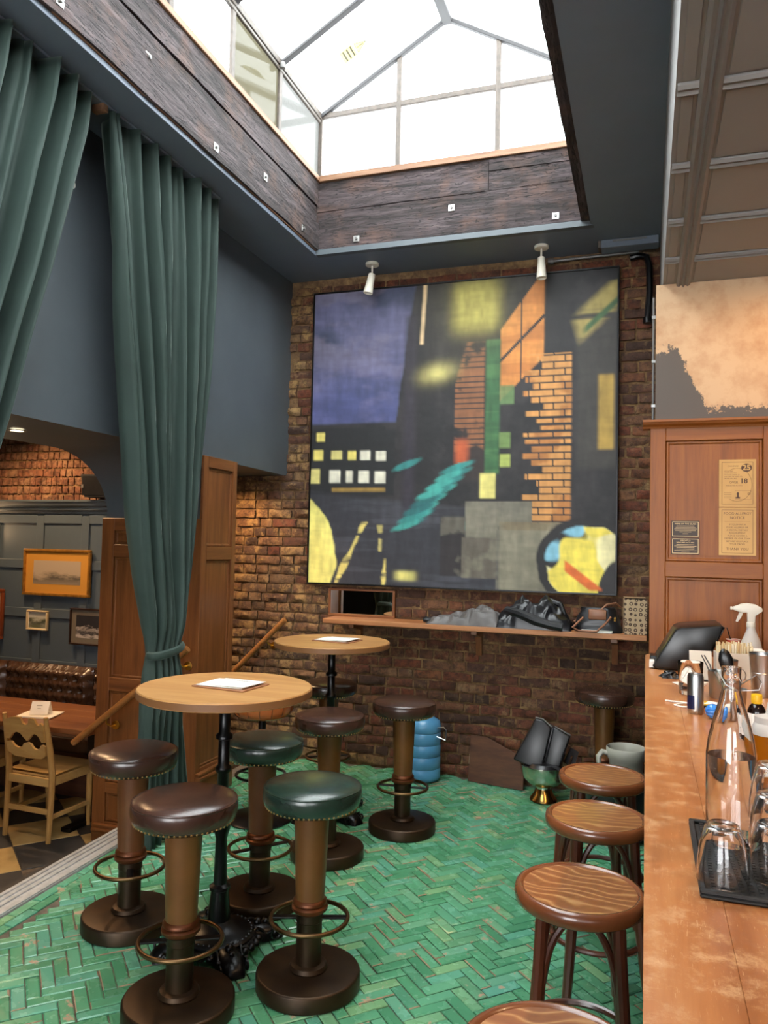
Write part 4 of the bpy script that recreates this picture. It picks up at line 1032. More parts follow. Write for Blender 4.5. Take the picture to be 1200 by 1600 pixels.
# ================================================================== CUPBOARD PANEL WITH NOTICES
cu = thing('panelled_cupboard', 'tall warm oak panelled cupboard front at the end of the bar', 'cupboard', (0, 0, 0))
MB().box(.022, 2.0, 4.46, 4.498, .003, 2.37).build('carcass', M['cup'], cu)
framed(cu, 'x', 4.46, .02, .018, .66, .003, 2.37, (.08, .082), [(.003, .2), (1.563, 1.645), (2.298, 2.37)], M['cup'], M['cup_h'])
framed(cu, 'x', 4.46, .02, .662, 1.3, .003, 2.37, (.08, .08), [(.003, .2), (1.563, 1.645), (2.298, 2.37)], M['cup'], M['cup_h'])
MB().prism([(4.46,2.365),(4.435,2.365),(4.43,2.375),(4.41,2.385),(4.405,2.395),(4.40,2.398),(4.40,2.41),(4.50,2.41),(4.50,2.365)], 'x', -.02, 2.0).build('cornice', M['cup_h'], cu, 25)
def text(par, s_, size, x, z, mat, name='lettering', y=0.0, align='CENTER', bold=0.0, sx_=1.0):
    c_ = bpy.data.curves.new('txt', 'FONT'); c_.body = s_; c_.size = size; c_.align_x = align; c_.align_y = 'CENTER'; c_.extrude = .0003; c_.offset = bold; c_.resolution_u = 2; c_.space_line = 1.0
    o = bpy.data.objects.new('txt', c_); COL.objects.link(o); bpy.context.view_layer.update()
    me = bpy.data.meshes.new_from_object(o.evaluated_get(bpy.context.evaluated_depsgraph_get())); bpy.data.objects.remove(o); bpy.data.curves.remove(c_)
    me.transform(Matrix.Diagonal((sx_, 1, 1, 1))); me.transform(Matrix.Rotation(R(90), 4, 'X')); me.transform(Matrix.Translation((x, y, z)))
    me.materials.clear(); me.materials.append(M[mat])
    return place(me, name, par)
M['brassplate'] = plain('brushed_brass_plate', 'b58a4c', .42, .3, col2='a87d42', scale=4); M['plateink'] = plain('etched_brown_ink', '4a2c14', .6)
M['darkplate'] = plain('dark_bronze_plate', '2b1d12', .4, .4); M['pale'] = plain('pale_gold_ink', 'c9a878', .45, .3)
YP = 4.4545
def rect_line(m, x0, x1, z0, z1, w, y0, y1):
    m.box(x0,x1,y0,y1,z0,z0+w).box(x0,x1,y0,y1,z1-w,z1).box(x0,x0+w,y0,y1,z0+w,z1-w).box(x1-w,x1,y0,y1,z0+w,z1-w); return m
n1_ = thing('age_notice', 'brass plate notice reading over 18, on the cupboard panel', 'notice', (.4555, YP, 1.940))
MB().box(-.09, .09, -.003, 0, 0, .253).build('plate', M['brassplate'], n1_, bevel=.0008)
rect_line(MB(), -.076, .076, .014, .239, .0018, -.0036, -.003).build('border_line', M['plateink'], n1_, 0)
MB().lathe([(0,0),(.026,0),(.026,.0006),(0,.0006)], 32, (.044,-.003,.208), Matrix.Rotation(R(90), 3, 'X'), 1, .85).build('badge', M['plateink'], n1_, 0)
text(n1_, '25', .040, .044, .208, 'brassplate', y=-.0042, bold=.0012)
text(n1_, 'CHALLENGE', .0095, -.022, .217, 'plateink', y=-.0034)
for k, ln in enumerate(('IF YOU ARE', 'LUCKY ENOUGH', 'TO LOOK UNDER 25', 'YOU WILL BE ASKED TO', 'PROVE YOU ARE')): text(n1_, ln, .0078, -.063, .190-.0098*k, 'plateink', y=-.0034, align='LEFT')
text(n1_, 'OVER', .017, -.018, .130, 'plateink', y=-.0034); text(n1_, '18', .036, .031, .137, 'plateink', y=-.0034, bold=.001)
text(n1_, 'WHEN BUYING ALCOHOL', .0068, -.016, .113, 'plateink', y=-.0034)
arc = MB().tube([(x_, -.0032, z_) for x_, _, z_ in [(-.0+.072*math.cos(a)-.002, 0, .118+.088*math.sin(a)) for a in [R(-120+k*10) for k in range(0, 25)]]], .0007, 4); arc.build('arc_line', M['plateink'], n1_, 0)
cdm = rect_line(MB(), -.012, .066, .040, .087, .001, -.0036, -.003); cdm.build('card_outline', M['plateink'], n1_, 0)
MB().lathe([(0,0),(.0075,0),(.0075,.0006),(0,.0006)], 20, (.002,-.003,.070), Matrix.Rotation(R(90), 3, 'X'), .85, 1.15).box(-.009,.013,-.0036,-.003,.045,.053).box(-.003,.007,-.0036,-.003,.052,.063).build('head_symbol', M['plateink'], n1_, 0)
rect_line(MB(), .050, .062, .066, .076, .0022, -.0036, -.003).build('chip_symbol', M['plateink'], n1_, 0)
fl_ = MB()
for k in range(4): fl_.box(-.066, -.028, -.0034, -.003, .048+.009*k, .0495+.009*k)
fl_.build('small_print', M['plateink'], n1_, 0)
n2_ = thing('allergy_notice', 'brass plate headed food allergy notice, under the age notice', 'notice', (.4555, YP, 1.684))
MB().box(-.09, .09, -.003, 0, 0, .253).build('plate', M['brassplate'], n2_, bevel=.0008)
rect_line(MB(), -.076, .076, .012, .241, .0018, -.0036, -.003).build('border_line', M['plateink'], n2_, 0)
text(n2_, 'FOOD ALLERGY', .0195, 0, .221, 'plateink', y=-.0034, sx_=.95); text(n2_, 'NOTICE', .0195, 0, .199, 'plateink', y=-.0034)
MB().box(-.062, .062, -.0034, -.003, .178, .179).build('rule', M['plateink'], n2_, 0)
for k, ln in enumerate(('IF YOU HAVE A', 'FOOD ALLERGY OR', 'A SPECIAL DIETARY', 'REQUIREMENT', 'PLEASE INFORM A', 'MEMBER OF OUR TEAM', 'BEFORE YOU PLACE', 'YOUR ORDER')): text(n2_, ln, .0118, 0, .163-.0148*k, 'plateink', y=-.0034)
text(n2_, 'THANK YOU', .0185, 0, .034, 'plateink', y=-.0034)
n3_ = thing('wine_plaque', 'small dark plaque headed wine by the glass', 'plaque', (.2, YP, 1.776))
n4_ = thing('measures_plaque', 'small dark plaque headed weights and measures act, under the wine plaque', 'plaque', (.2, YP, 1.684))
for n_ in (n3_, n4_):
    MB().box(-.0705, .0705, -.003, 0, 0, .089).build('plate', M['darkplate'], n_, bevel=.0006)
    rect_line(MB(), -.066, .066, .005, .084, .003, -.0036, -.003).build('border_line', M['pale'], n_, 0)
text(n3_, 'WINE BY THE GLASS', .0118, 0, .072, 'pale', y=-.0034)
text(n4_, 'WEIGHTS &', .0098, 0, .074, 'pale', y=-.0034); text(n4_, 'MEASURES ACT 1985', .0098, 0, .063, 'pale', y=-.0034)
for n_, rows in ((n3_, ((.060,.045),(.052,.05),(.044,.056),(.036,.052),(.028,.03),(.018,.014))), (n4_, ((.052,.045),(.044,.056),(.036,.045),(.028,.045),(.020,.056),(.012,.02)))):
    m = MB()
    for z, w_ in rows: m.box(-w_, w_, -.0034, -.003, z, z+.0016)
    m.build('small_print', M['pale'], n_, 0)

# ================================================================== ON THE BAR
def T0(n, lab, cat, x, y, rz=0, dz=0.0005, g=None): return thing(n, lab, cat, (x, y, ZK+dz), rz, g)
bm_ = T0('bar_mat', 'black ribbed rubber bar mat near the front of the bar', 'bar mat', .235, 1.525, R(0))
MB().box(-.15, .15, -.175, .175, 0, .006).build('mat_sheet', M['rubber'], bm_, bevel=.002)
for b_ in ((-.15,.15,-.175,-.165),(-.15,.15,.165,.175)): MB().box(b_[0],b_[1],b_[2],b_[3],.006,.013).build('raised_edge', M['rubber'], bm_, bevel=.002)
for b_ in ((-.15,-.14,-.165,.165),(.14,.15,-.165,.165)): MB().box(b_[0],b_[1],b_[2],b_[3],.006,.013).build('raised_edge', M['rubber'], bm_, bevel=.002)
nb = MB()
for i in range(19):
    for j in range(24):
        x, y = -.128+i*.0142, -.155+j*.0135; nb.box(x-.0035, x+.0035, y-.0045, y+.0045, .0055, .0105)
stuff(nb.build('rubber_nubs', M['rubber'], bm_, 0, fix=False))
bm2 = T0('bar_mat', 'black rubber bar mat under the amber squeeze bottle', 'bar mat', .42, 2.14)
MB().box(-.17, .17, -.10, .10, 0, .008).build('mat_sheet', M['rubber'], bm2, bevel=.002)
for s_ in (-.095, .095): MB().box(-.17, .17, s_-.005, s_+.005, .008, .013).build('raised_edge', M['rubber'], bm2, bevel=.001)
TUMB = [(.0345,.108),(.0395,.06),(.0425,.0),(.0405,.0),(.0375,.06),(.0322,.094),(0,.099),(0,.108)]
def upturned(label, x, y, dz, top=True):
    g = T0('tumbler_glass', label, 'glass', x, y, 0, dz, 'upturned tumblers on the bar mat')
    MB().lathe([(0,.087),(.020,.0855),(.0245,.082),(.032,.058),(.0375,.026),(.0392,0),(.0405,0),(.0395,.026),(.036,.054),(.029,.083),(.0255,.0905),(.020,.093),(0,.090)], 40).build('glass_body', M['glass'], g, 60)
upturned('clear tumbler turned upside down alone on the ribbed mat', .1225, 1.405, .0115)
for k, w_ in enumerate(('bottom', 'middle', 'top')): upturned('clear upturned tumbler, %s one of the stack beside the water bottle' % w_, .206, 1.45, .0115+.048*k)
cf = T0('water_carafe', 'clear glass swing-top bottle half full of water', 'bottle', .156, 1.625, 0, .0115); cf.scale = (.97, .97, .945)
MB().lathe([(0,0),(.040,0),(.0445,.004),(.0462,.02),(.0468,.10),(.0462,.165),(.042,.195),(.033,.235),(.0225,.27),(.0185,.29),(.0175,.30),(.0195,.305),(.0195,.312),(.0175,.316),(.0185,.33),(.0185,.338),(.0155,.338),(.0150,.30),(.0160,.288),(.0200,.268),(.0305,.233),(.0395,.193),(.0436,.165),(.0440,.10),(.0434,.022),(.0395,.010),(0,.012)], 40).build('bottle_glass', M['glass'], cf, 60)
MB().lathe([(0,.0125),(.0392,.0108),(.0430,.0225),(.0436,.10),(.0432,.162),(0,.162)], 40).build('water', M['water'], cf, 60)
wr = MB().tube([(-.019,0,.30),(-.03,-.01,.325),(-.028,-.012,.335),(-.012,-.02,.305),(0,-.021,.298)], .0013, 6); wr.build('clip_wire', M['steel'], cf)
MB().tube([(.019,0,.305),(.045,.0,.325),(.055,.003,.31),(.05,.004,.295),(.02,.0,.292)], .0013, 6).build('clip_wire', M['steel'], cf)
cn = T0('drink_can', 'slim silver drink can with a blue patch', 'can', .163, 2.86)
MB().lathe([(0,0),(.0235,0),(.0262,.006),(.0265,.012),(.0265,.122),(.0245,.13),(.0235,.134),(.022,.134),(.021,.130),(0,.130)], 36).build('can_body', M['steel'], cn, 40)
M['navyblue'] = plain('blue_print', '1d2247', .3, .3); M['redprint'] = plain('red_print', 'a3272f', .35, .2)
def shell(r, a0, a1, z0, z1, n=10):
    m = MB(); vs_ = []
    for q in range(n+1):
        a = lerp(a0, a1, q/n); vs_ += [(r*math.cos(a), r*math.sin(a), z0), (r*math.cos(a), r*math.sin(a), z1)]
    return m.add(vs_, [(2*q, 2*q+2, 2*q+3, 2*q+1) for q in range(n)])
shell(.02665, R(185), R(262), .016, .062).build('blue_patch', M['navyblue'], cn); shell(.02665, R(0), R(180), .016, .115, 18).build('blue_patch', M['navyblue'], cn)
MB().lathe([(0,0),(.008,0),(.008,.001),(0,.001)], 14, (0,-.008,.1305)).build('ring_pull', M['steel'], cn)
tg = T0('tumbler_glass', 'tall clear tumbler standing beside the black till', 'glass', .165, 3.22)
MB().lathe([(0,0),(.038,0),(.041,.004),(.0475,.125),(.046,.126),(.0395,.018),(0,.014)], 36).build('glass_body', M['glass'], tg, 60)
M['screen'] = plain('dark_glossy_screen', '17181b', .06, 0, Coat_Weight=.5)
ps = T0('till_terminal', 'glossy black till terminal seen from behind at the far end of the bar', 'till', .03, 3.82, R(0))
MB().prism([(.0,.012),(.10,.185),(.125,.198),(.29,.218),(.305,.212),(.225,.035),(.20,.004),(.02,.004)], 'y', 0, .30).build('housing', M['black'], ps, 35, .008, 2)
MB().obox((.272,.15,.125), (.006,.27,.185), Matrix.Rotation(R(24.5), 3, 'Y')).build('screen', M['screen'], ps, bevel=.002)
MB().box(-.01, .02, .10, .20, .004, .05).build('card_reader', M['black'], ps, bevel=.004); MB().box(.03,.2,.03,.27,0,.006).build('foot', M['rubber'], ps)
MB().box(-.012,.01,.03,.09,.002,.035).build('receipt', M['white'], ps, bevel=.002)
rs = T0('menu_holder', 'pale card stand behind the till glass', 'card stand', .225, 3.60, R(8))
MB().obox((0,0,.062), (.09,.006,.125), Matrix.Rotation(R(-8), 3, 'X')).build('card', M['offwhite'], rs); MB().box(-.05,.05,-.03,.03,0,.004).build('foot', M['black'], rs)
pp_ = T0('papers', 'few white slips of paper on the bar behind the tumbler', 'papers', .17, 3.46, R(20))
for k in range(3): MB().obox((.01*k,.006*k,.002+.0025*k), (.11,.07,.0012), Matrix.Rotation(R(k*14), 3, 'Z')).build('slip', M['white'], pp_)
# straw box with its straws
sbx = T0('straw_box', 'box packed with upright paper straws at the far end of the bar', 'straw box', .372, 3.74, R(4))
M['kraft'] = plain('kraft_box', 'd8c9a6', .7)
for b_ in ((-.08,.08,-.04,-.037),(-.08,.08,.037,.04)): MB().box(b_[0],b_[1],b_[2],b_[3],0,.11).build('side', M['offwhite'], sbx)
for b_ in ((-.08,-.077,-.037,.037),(.077,.08,-.037,.037)): MB().box(b_[0],b_[1],b_[2],b_[3],0,.11).build('side', M['offwhite'], sbx)
rgs = random.Random(2); stw = [plain('paper_straw_%d' % k, c, .6) for k, c in enumerate(('e6d7b0', 'd6b987', 'f0e6cc'))]
for i in range(15):
    for j in range(3):
        h_ = .145+rgs.uniform(-.01, .012); x_, y_ = -.07+i*.01, -.022+j*.022
        MB().tube([(x_,y_,.002),(x_+rgs.uniform(-.003,.003),y_,h_)], .0042, 6).build('straw', stw[rgs.randrange(3)], sbx, 60)
def shaker(label, x, y, h_, r_):
    s_ = T0('shaker_tin', label, 'cocktail shaker', x, y, 0, .0005, 'steel shaker tins')
    MB().lathe([(0,0),(r_*.78,0),(r_*.8,.004),(r_*.86,h_*.4),(r_,h_-.006),(r_*1.02,h_-.003),(r_*1.0,h_),(r_*.97,h_-.004),(r_*.82,h_*.4),(r_*.75,.01),(0,.01)], 36).build('tin_body', M['steel'], s_, 50)
    MB().tube(circ(r_*.9, 28, h_*.55), .0012, 5, True).build('band', M['steel'], s_)
shaker('tall steel shaker tin right of the straw box', .425, 3.30, .165, .046)
shaker('tall steel shaker tin at the picture edge behind the yellow cap', .525, 3.34, .165, .046)
shaker('small steel measuring tin behind the swing-top bottle', .287, 2.82, .10, .032)
shaker('short steel tin in front of the straws', .33, 3.52, .105, .034)
ut = T0('utensil_cup', 'steel cup holding a dark spoon and tongs on the bar', 'utensil cup', .268, 3.20)
MB().lathe([(0,0),(.036,0),(.038,.004),(.043,.10),(.041,.10),(.036,.008),(0,.008)], 28).build('cup', M['steel'], ut, 50)
MB().lathe([(0,-.05),(.012,-.048),(.024,-.02),(.026,.005),(.018,.03),(.006,.042),(0,.044)], 18, (.02,0,.142), Matrix.Rotation(R(-12), 3, 'Y'), 1, .5).build('spoon_bowl', M['black'], ut)
MB().tube([(.01,0,.02),(.016,0,.12)], .004, 6).build('spoon_handle', M['black'], ut)
for s_ in (0, 1): MB().tube([(-.01+.006*s_,.004,.02),(-.035-.012*s_,.004,.12),(-.055-.01*s_,.004,.155)], .0028, 6).build('tong_arm', M['bar_grey'], ut)
MB().tube([(.05,0,.085)]+[(.045+.045*math.cos(a),0,.09+.03*math.sin(a)) for a in [R(100-k*20) for k in range(12)]], .0022, 6).build('strainer_handle', M['steel'], ut)
bs = T0('blue_stopper', 'round bright blue glass stopper lying on the bar', 'stopper', .213, 2.79)
M['blueglass'] = plain('bright_blue_plastic', '2a6fc4', .12, 0, col2='3f8bd8', scale=20, Coat_Weight=.5)
MB().lathe([(0,-.024)]+[(.024*math.sin(a)*(1+.05*math.cos(8*a)), -.024*math.cos(a)) for a in [PI*k/14 for k in range(1, 14)]]+[(0,.024)], 24, (0,0,.0245)).build('ball', M['blueglass'], bs, 60)
MB().tube([(.02,.01,.03),(.04,.02,.03)], .009, 10).build('plug', M['offwhite'], bs)
for z in (.015, .0245, .034):
    r_ = math.sqrt(max(1e-6, .0246**2-(z-.0245)**2)); MB().tube(circ(r_, 24, z), .0011, 5, True).build('rib', M['blueglass'], bs)
yb = T0('small_bottle', 'small dark bottle with a bright yellow cap', 'bottle', .318, 2.58)
M['yellow'] = plain('yellow_cap', 'e0b40e', .35); M['darkglass'] = plain('dark_brown_glass', '1c0f0a', .12)
MB().lathe([(0,0),(.024,0),(.026,.004),(.026,.075),(.020,.09),(.013,.097),(.013,.102),(0,.102)], 28).build('bottle_body', M['darkglass'], yb, 40)
MB().lathe([(0,.098),(.0145,.098),(.0155,.101),(.0155,.122),(.0145,.125),(0,.125)], 28).build('cap', M['yellow'], yb, 30)
rdg = MB()
for k in range(24): rdg.box(.0152*math.cos(2*PI*k/24)-.0006, .0152*math.cos(2*PI*k/24)+.0006, .0152*math.sin(2*PI*k/24)-.0006, .0152*math.sin(2*PI*k/24)+.0006, .101, .121)
rdg.build('cap_ridges', M['yellow'], yb, 0)
shell(.0262, R(150), R(390), .015, .07, 16).build('paper_label', M['white'], yb)
M['amber'] = plain('amber_syrup', 'b8700f', .15, 0, Transmission_Weight=.5, IOR=1.35); M['milky'] = plain('milky_plastic', 'e9e4dc', .35, 0, Transmission_Weight=.35)
sq = T0('squeeze_bottle', 'squeeze bottle of amber syrup with a white nozzle lid', 'squeeze bottle', .288, 2.105, 0, .0085)
MB().lathe([(0,0),(.036,0),(.039,.005),(.039,.10),(0,.10)], 32).build('syrup', M['amber'], sq, 40)
MB().lathe([(0,.1005),(.039,.1005),(.039,.118),(.034,.128),(0,.128)], 32).build('shoulder', M['milky'], sq, 40)
MB().lathe([(0,.128),(.034,.128),(.034,.143),(.014,.148),(.009,.15),(.0045,.178),(0,.178)], 28).build('nozzle_lid', M['milky'], sq, 40)
spr = T0('spray_bottle', 'white trigger spray bottle at the far end of the bar', 'spray bottle', .50, 4.27)
MB().lathe([(0,0),(.046,0),(.05,.006),(.05,.08),(.045,.105),(.03,.14),(.021,.165),(.019,.18),(0,.18)], 32, (0,0,0), None, 1, .75).build('bottle_body', M['milky'], spr, 40)
MB().lathe([(0,.178),(.021,.178),(.021,.20),(.017,.205),(.0,.205)], 20).build('neck_ring', M['offwhite'], spr)
MB().prism([(-.085,.275),(-.085,.262),(-.045,.248),(-.02,.25),(-.016,.20),(.018,.20),(.02,.235),(.055,.262),(.05,.275),(.02,.292),(-.02,.297),(-.045,.292)], 'y', -.016, .016).build('spray_head', M['offwhite'], spr, 30, .005, 2)
MB().prism([(-.052,.258),(-.035,.25),(-.045,.225),(-.062,.20),(-.07,.203),(-.06,.232)], 'y', -.008, .008).build('trigger', M['offwhite'], spr, 30, .002)
MB().lathe([(0,0),(.009,0),(.009,.01),(0,.01)], 12, (-.085,0,.268), Matrix.Rotation(R(-90), 3, 'Y')).build('nozzle', M['offwhite'], spr)
M['pink'] = plain('pink_red_drink', 'b5372f', .2, 0, col2='d9674f', scale=30)
pk = T0('drink_glass', 'small pink drink with a black straw by the cupboard', 'drink', .424, 4.33)
MB().lathe([(0,0),(.03,0),(.032,.005),(.033,.105),(.031,.105),(.03,.09),(0,.09)], 28).build('drink_body', M['pink'], pk, 40); MB().tube([(.005,0,.05),(-.03,0,.165)], .003, 6).build('straw', M['black'], pk)
MB().lathe([(.0325,.104),(.0345,.105),(.0345,.108),(.0315,.108),(.0325,.104)], 28).build('rim', M['offwhite'], pk)
tr = T0('service_tray', 'dark tray under the spray bottle and the drink', 'tray', .53, 4.24, 0, .0)
bpy.data.objects.remove(tr)
nk = T0('napkin_holder', 'dark blue napkin box behind the straws', 'napkin box', .47, 3.98)
M['navyplastic'] = plain('navy_plastic', '2a2f45', .4)
MB().box(-.06,.06,-.06,.06,0,.085).build('box_body', M['navyplastic'], nk, bevel=.004); MB().box(-.05,.05,-.05,.05,.083,.10).build('napkins', M['white'], nk, bevel=.002)
kb = T0('knife_rack', 'dark steel edged ledge on the bar near the cupboard', 'rack', .64, 3.98)
MB().box(-.10,.07,-.15,.15,0,.075).build('rack_body', M['navyplastic'], kb, bevel=.004); MB().box(-.105,.075,-.155,.155,.075,.083).build('rack_top', M['steel'], kb, bevel=.002)
cbl = T0('charging_cable', 'white charging cable looped on the bar by the silver can', 'cable', .13, 2.98)
MB().tube([(-.06,.05,.003),(-.02,.045,.003),(.02,.04,.003),(.04,.02,.003),(.03,-.03,.003),(-.005,-.045,.003),(-.03,-.02,.003),(-.01,.015,.003),(.03,.03,.006),(.08,.03,.003),(.11,.02,.003)], .003, 8).build('cable', M['white'], cbl, 60)
MB().box(.10,.125,.012,.028,0,.007).build('plug', M['white'], cbl, bevel=.002)
crd = T0('card_stack', 'dark and yellow cards lying on the bar behind the blue stopper', 'cards', .235, 3.0, R(-20))
MB().box(-.06,.06,-.045,.045,0,.008).build('card', M['black'], crd); MB().box(-.05,.055,-.035,.04,.008,.010).build('card', M['yellow'], crd); MB().box(-.03,.05,-.025,.03,.010,.012).build('card', M['white'], crd)
phn = T0('coin_pouch', 'small dark pouch on the bar under the till', 'pouch', .105, 3.60)
heap(-.035,.035,-.025,.025,[(0,.02),(.5,.035),(1,.02)], 12, 16, 10, .006).build('cloth', M['blackcloth'], phn, 60)

# ================================================================== ON THE FLOOR BY THE BRICK WALL
wbt = thing('water_bottle', 'large blue ribbed water cooler bottle on the floor by the bricks', 'bottle', (-1.535, 5.50, .003))
M['bluebottle'] = plain('blue_translucent_plastic', '5594bf', .22, 0, col2='62a3cc', scale=6, Transmission_Weight=.25)
MB().lathe([(0,.008),(.10,0),(.125,.01),(.132,.03),(.132,.085),(.127,.093),(.132,.101),(.132,.17),(.127,.178),(.132,.186),(.132,.255),(.127,.263),(.132,.271),(.132,.34),(.127,.348),(.132,.356),(.131,.40),(.118,.43),(.07,.455),(.03,.462),(.028,.48),(0,.48)], 48).build('bottle_body', M['bluebottle'], wbt, 50)
MB().lathe([(0,.475),(.031,.468),(.033,.47),(.033,.495),(0,.498)], 24).build('cap', M['white'], wbt)
MB().tube([(.10,-.04,.385),(.17,-.06,.40),(.19,-.06,.38),(.185,-.06,.31),(.12,-.06,.33)], .004, 6).build('carry_wire', M['steel'], wbt)
lp = thing('leaning_board', 'dark brown plywood offcut leaning on the brick wall', 'board', (-1.0, 5.55, .003))
th = R(-12)
mt = Matrix.Translation((0, 0, 0)) @ Matrix.Rotation(R(-10), 4, 'Z') @ Matrix.Rotation(R(-8), 4, 'X')
b_ = MB().prism([(-.215,.0),(.20,.0),(.195,.215),(-.09,.325),(-.215,.325)], 'y', -.009, .009); b_.v = [tuple(mt @ Vector(p)) for p in b_.v]; b_.build('board_sheet', M['darkpanel'], lp, 0, .001)
b_ = MB().box(-.2165, -.2155, -.008, .008, .12, .19); b_.v = [tuple(mt @ Vector(p)) for p in b_.v]; b_.build('worn_edge', M['kraft'], lp)
bw = thing('punch_bowl', 'hammered silver footed bowl on the floor holding a black bag', 'bowl', (-.645, 5.36, .003))
M['silver'] = plain('hammered_silver', 'c9c7b9', .2, 1.0, bump=.35, bscale=45)
MB().lathe([(0,0),(.085,0),(.09,.005),(.082,.02),(.06,.05),(.048,.085),(.05,.095),(.10,.115),(.14,.155),(.155,.20),(.157,.235),(.162,.238),(.162,.243),(.152,.243),(.148,.20),(.132,.16),(.09,.125),(0,.11)], 48).build('bowl_body', M['silver'], bw, 50)
MB().lathe([(.086,.0),(.093,.004),(.088,.018),(.063,.049),(.052,.08),(.05,.078),(.058,.05),(.08,.02),(.086,0)], 40).build('pedestal_foot', plain('gold_foot', 'c8a25a', .18, 1.0), bw, 50)
bgk = thing('black_bag', 'black leather bag slumped in the silver bowl', 'bag', (-.645, 5.36, .115))
def bagf(u, w):
    a = 2*PI*u; k = math.copysign(abs(math.cos(a))**.55, math.cos(a)); l = math.copysign(abs(math.sin(a))**.55, math.sin(a))
    s_ = interp([(0,.5),(.25,.95),(.6,1.0),(1,.82)], w)
    x = .145*k*s_+.022*ns(u*7, w*4, 2); y = .09*l*s_*lerp(1, .45, w)+.016*ns(u*8, w*5, 5); z = .40*w
    ro = R(24); z2 = z*math.cos(ro*w)+x*.28*w; x2 = x*math.cos(ro*w)+.06*w-.02
    return (x2, y+.02*w, z2)
def slab(poly, y0, y1, lean, nm, bev=.012):
    m = MB().prism(poly, 'y', y0, y1); m.v = [(x, y+lean*z, z) for x, y, z in m.v]; return m.build(nm, M['blackcloth'], bgk, 40, bev, 3)
slab([(-.20,.155),(-.13,.29),(-.06,.43),(-.01,.425),(.05,.38),(.02,.22),(-.01,.10),(-.09,.12)], -.10, -.055, .22, 'front_panel')
slab([(.0,.10),(.03,.24),(.06,.385),(.175,.335),(.15,.25),(.13,.2),(.10,.08)], -.075, -.01, .18, 'side_panel')
slab([(-.15,.20),(-.07,.42),(.10,.36),(.14,.2),(.08,.06),(-.08,.06)], -.02, .05, .1, 'back_panel')
MB().lathe([(0,.0),(.07,.01),(.115,.05),(.132,.10),(.10,.14),(0,.16)], 20).build('bag_bottom', M['blackcloth'], bgk)
MB().tube([(.08,-.07,.14),(.14,-.12,.13),(.20,-.11,.17),(.215,-.07,.235),(.18,-.03,.24),(.15,-.02,.16)], .03, 8, flat=.2).build('strap', M['blackcloth'], bgk)
MB().tube([(-.06,-.0,.435),(-.01,-.002,.43),(.05,-.01,.385)], .005, 6).tube([(.07,-.0,.386),(.172,-.006,.34)], .005, 6).build('lining_edge', M['greycloth'], bgk)
tub = thing('floor_tub', 'dark round tub on the floor behind the far bentwood stool', 'tub', (-.16, 4.87, .003))
M['tubmat'] = plain('dark_grey_tub', '22262b', .4); M['jugmat'] = plain('cream_grey_plastic', 'a9a698', .4)
MB().lathe([(0,0),(.15,0),(.16,.01),(.195,.33),(.205,.332),(.205,.342),(.188,.342),(.152,.02),(0,.018)], 40).build('tub_body', M['tubmat'], tub, 40)
MB().tube(circ(.2, 40, .338), .006, 6, True).build('rim', M['jugmat'], tub)
jg = thing('plastic_jug', 'cream plastic jug with a big handle sitting in the tub', 'jug', (-.105, 4.89, .165))
MB().lathe([(0,0),(.075,0),(.085,.01),(.098,.28),(.108,.295),(.115,.32),(.115,.355),(.111,.36),(.107,.355),(.105,.32),(.09,.29),(.078,.02),(0,.015)], 40).build('jug_body', M['jugmat'], jg, 45)
MB().tube([(-.102,-.03,.32),(-.135,-.04,.33),(-.157,-.045,.30),(-.153,-.045,.24),(-.142,-.04,.19),(-.125,-.035,.17)], [.02,.02,.02,.018,.016,.012], 10, flat=.8).build('handle', M['jugmat'], jg)
twl = thing('cloth_bundle', 'dark cloths bundled inside the floor tub', 'cloth', (-.16, 4.87, .021))
heap(-.13, .13, -.13, .13, [(0,.13),(.5,.13),(1,.13)], 21, 30, 20, .02).build('cloth', M['blackcloth'], twl, 60)
gv = thing('rubber_gloves', 'navy rubber gloves hung over the edge of the tub', 'gloves', (-.19, 4.70, .342))
M['navyrub'] = plain('navy_rubber', '1b2140', .35)
def glove(dx, rz, sgn):
    m = MB(); q = lambda x, y, z: (dx+x*math.cos(rz)-y*math.sin(rz), x*math.sin(rz)+y*math.cos(rz), z)
    m.tube([q(-.12,0,.012),(q(-.06,0,.02)),q(0,0,.03),q(.05,0,.055)], [.028,.03,.034,.03], 10, flat=.45)
    for k in range(4): m.tube([q(.04,-.022+.015*k,.05),q(.075,-.026+.018*k,.072),q(.10,-.028+.02*k,.082+.004*k)], [.0095,.009,.007], 8)
    m.tube([q(.0,sgn*.028,.03),q(.03,sgn*.05,.04),q(.05,sgn*.055,.05)], [.011,.010,.008], 8)
    return m
glove(-.0, .25, 1).build('glove', M['navyrub'], gv, 60); glove(-.03, -.2, -1).build('glove', M['navyrub'], gv, 60)

# ================================================================== HANDRAILS
def rail(name, label, p, q, brs, wally):
    root = thing(name, label, 'handrail', p, 0); P0 = Vector(p); d = Vector(q)-P0
    MB().tube([(0,0,0), tuple(d*.5), tuple(d)], .022, 14).build('rail', M['rail'], root, 50)
    for f_ in brs:
        c_ = d*f_; dy = wally-P0.y
        b = MB().tube([tuple(c_+Vector((0,0,-.02))), tuple(c_+Vector((0,.0,-.05))), tuple(c_+Vector((.015,dy*.45,-.075))), tuple(c_+Vector((.02,dy-.004,-.075)))], .006, 8).build('bracket', M['brass'], root)
        MB().lathe([(0,0),(.03,0),(.028,.006),(.012,.01),(0,.01)], 20, c_+Vector((.02,dy-.0,-.075)), Matrix.Rotation(R(90), 3, 'X')).build('rose', M['brass'], b)
rail('handrail', 'sloping wooden handrail on brass brackets fixed to the oak pillar', (-3.64, 4.31, .325), (-2.775, 4.31, 1.01), (.30, .93), 4.383)
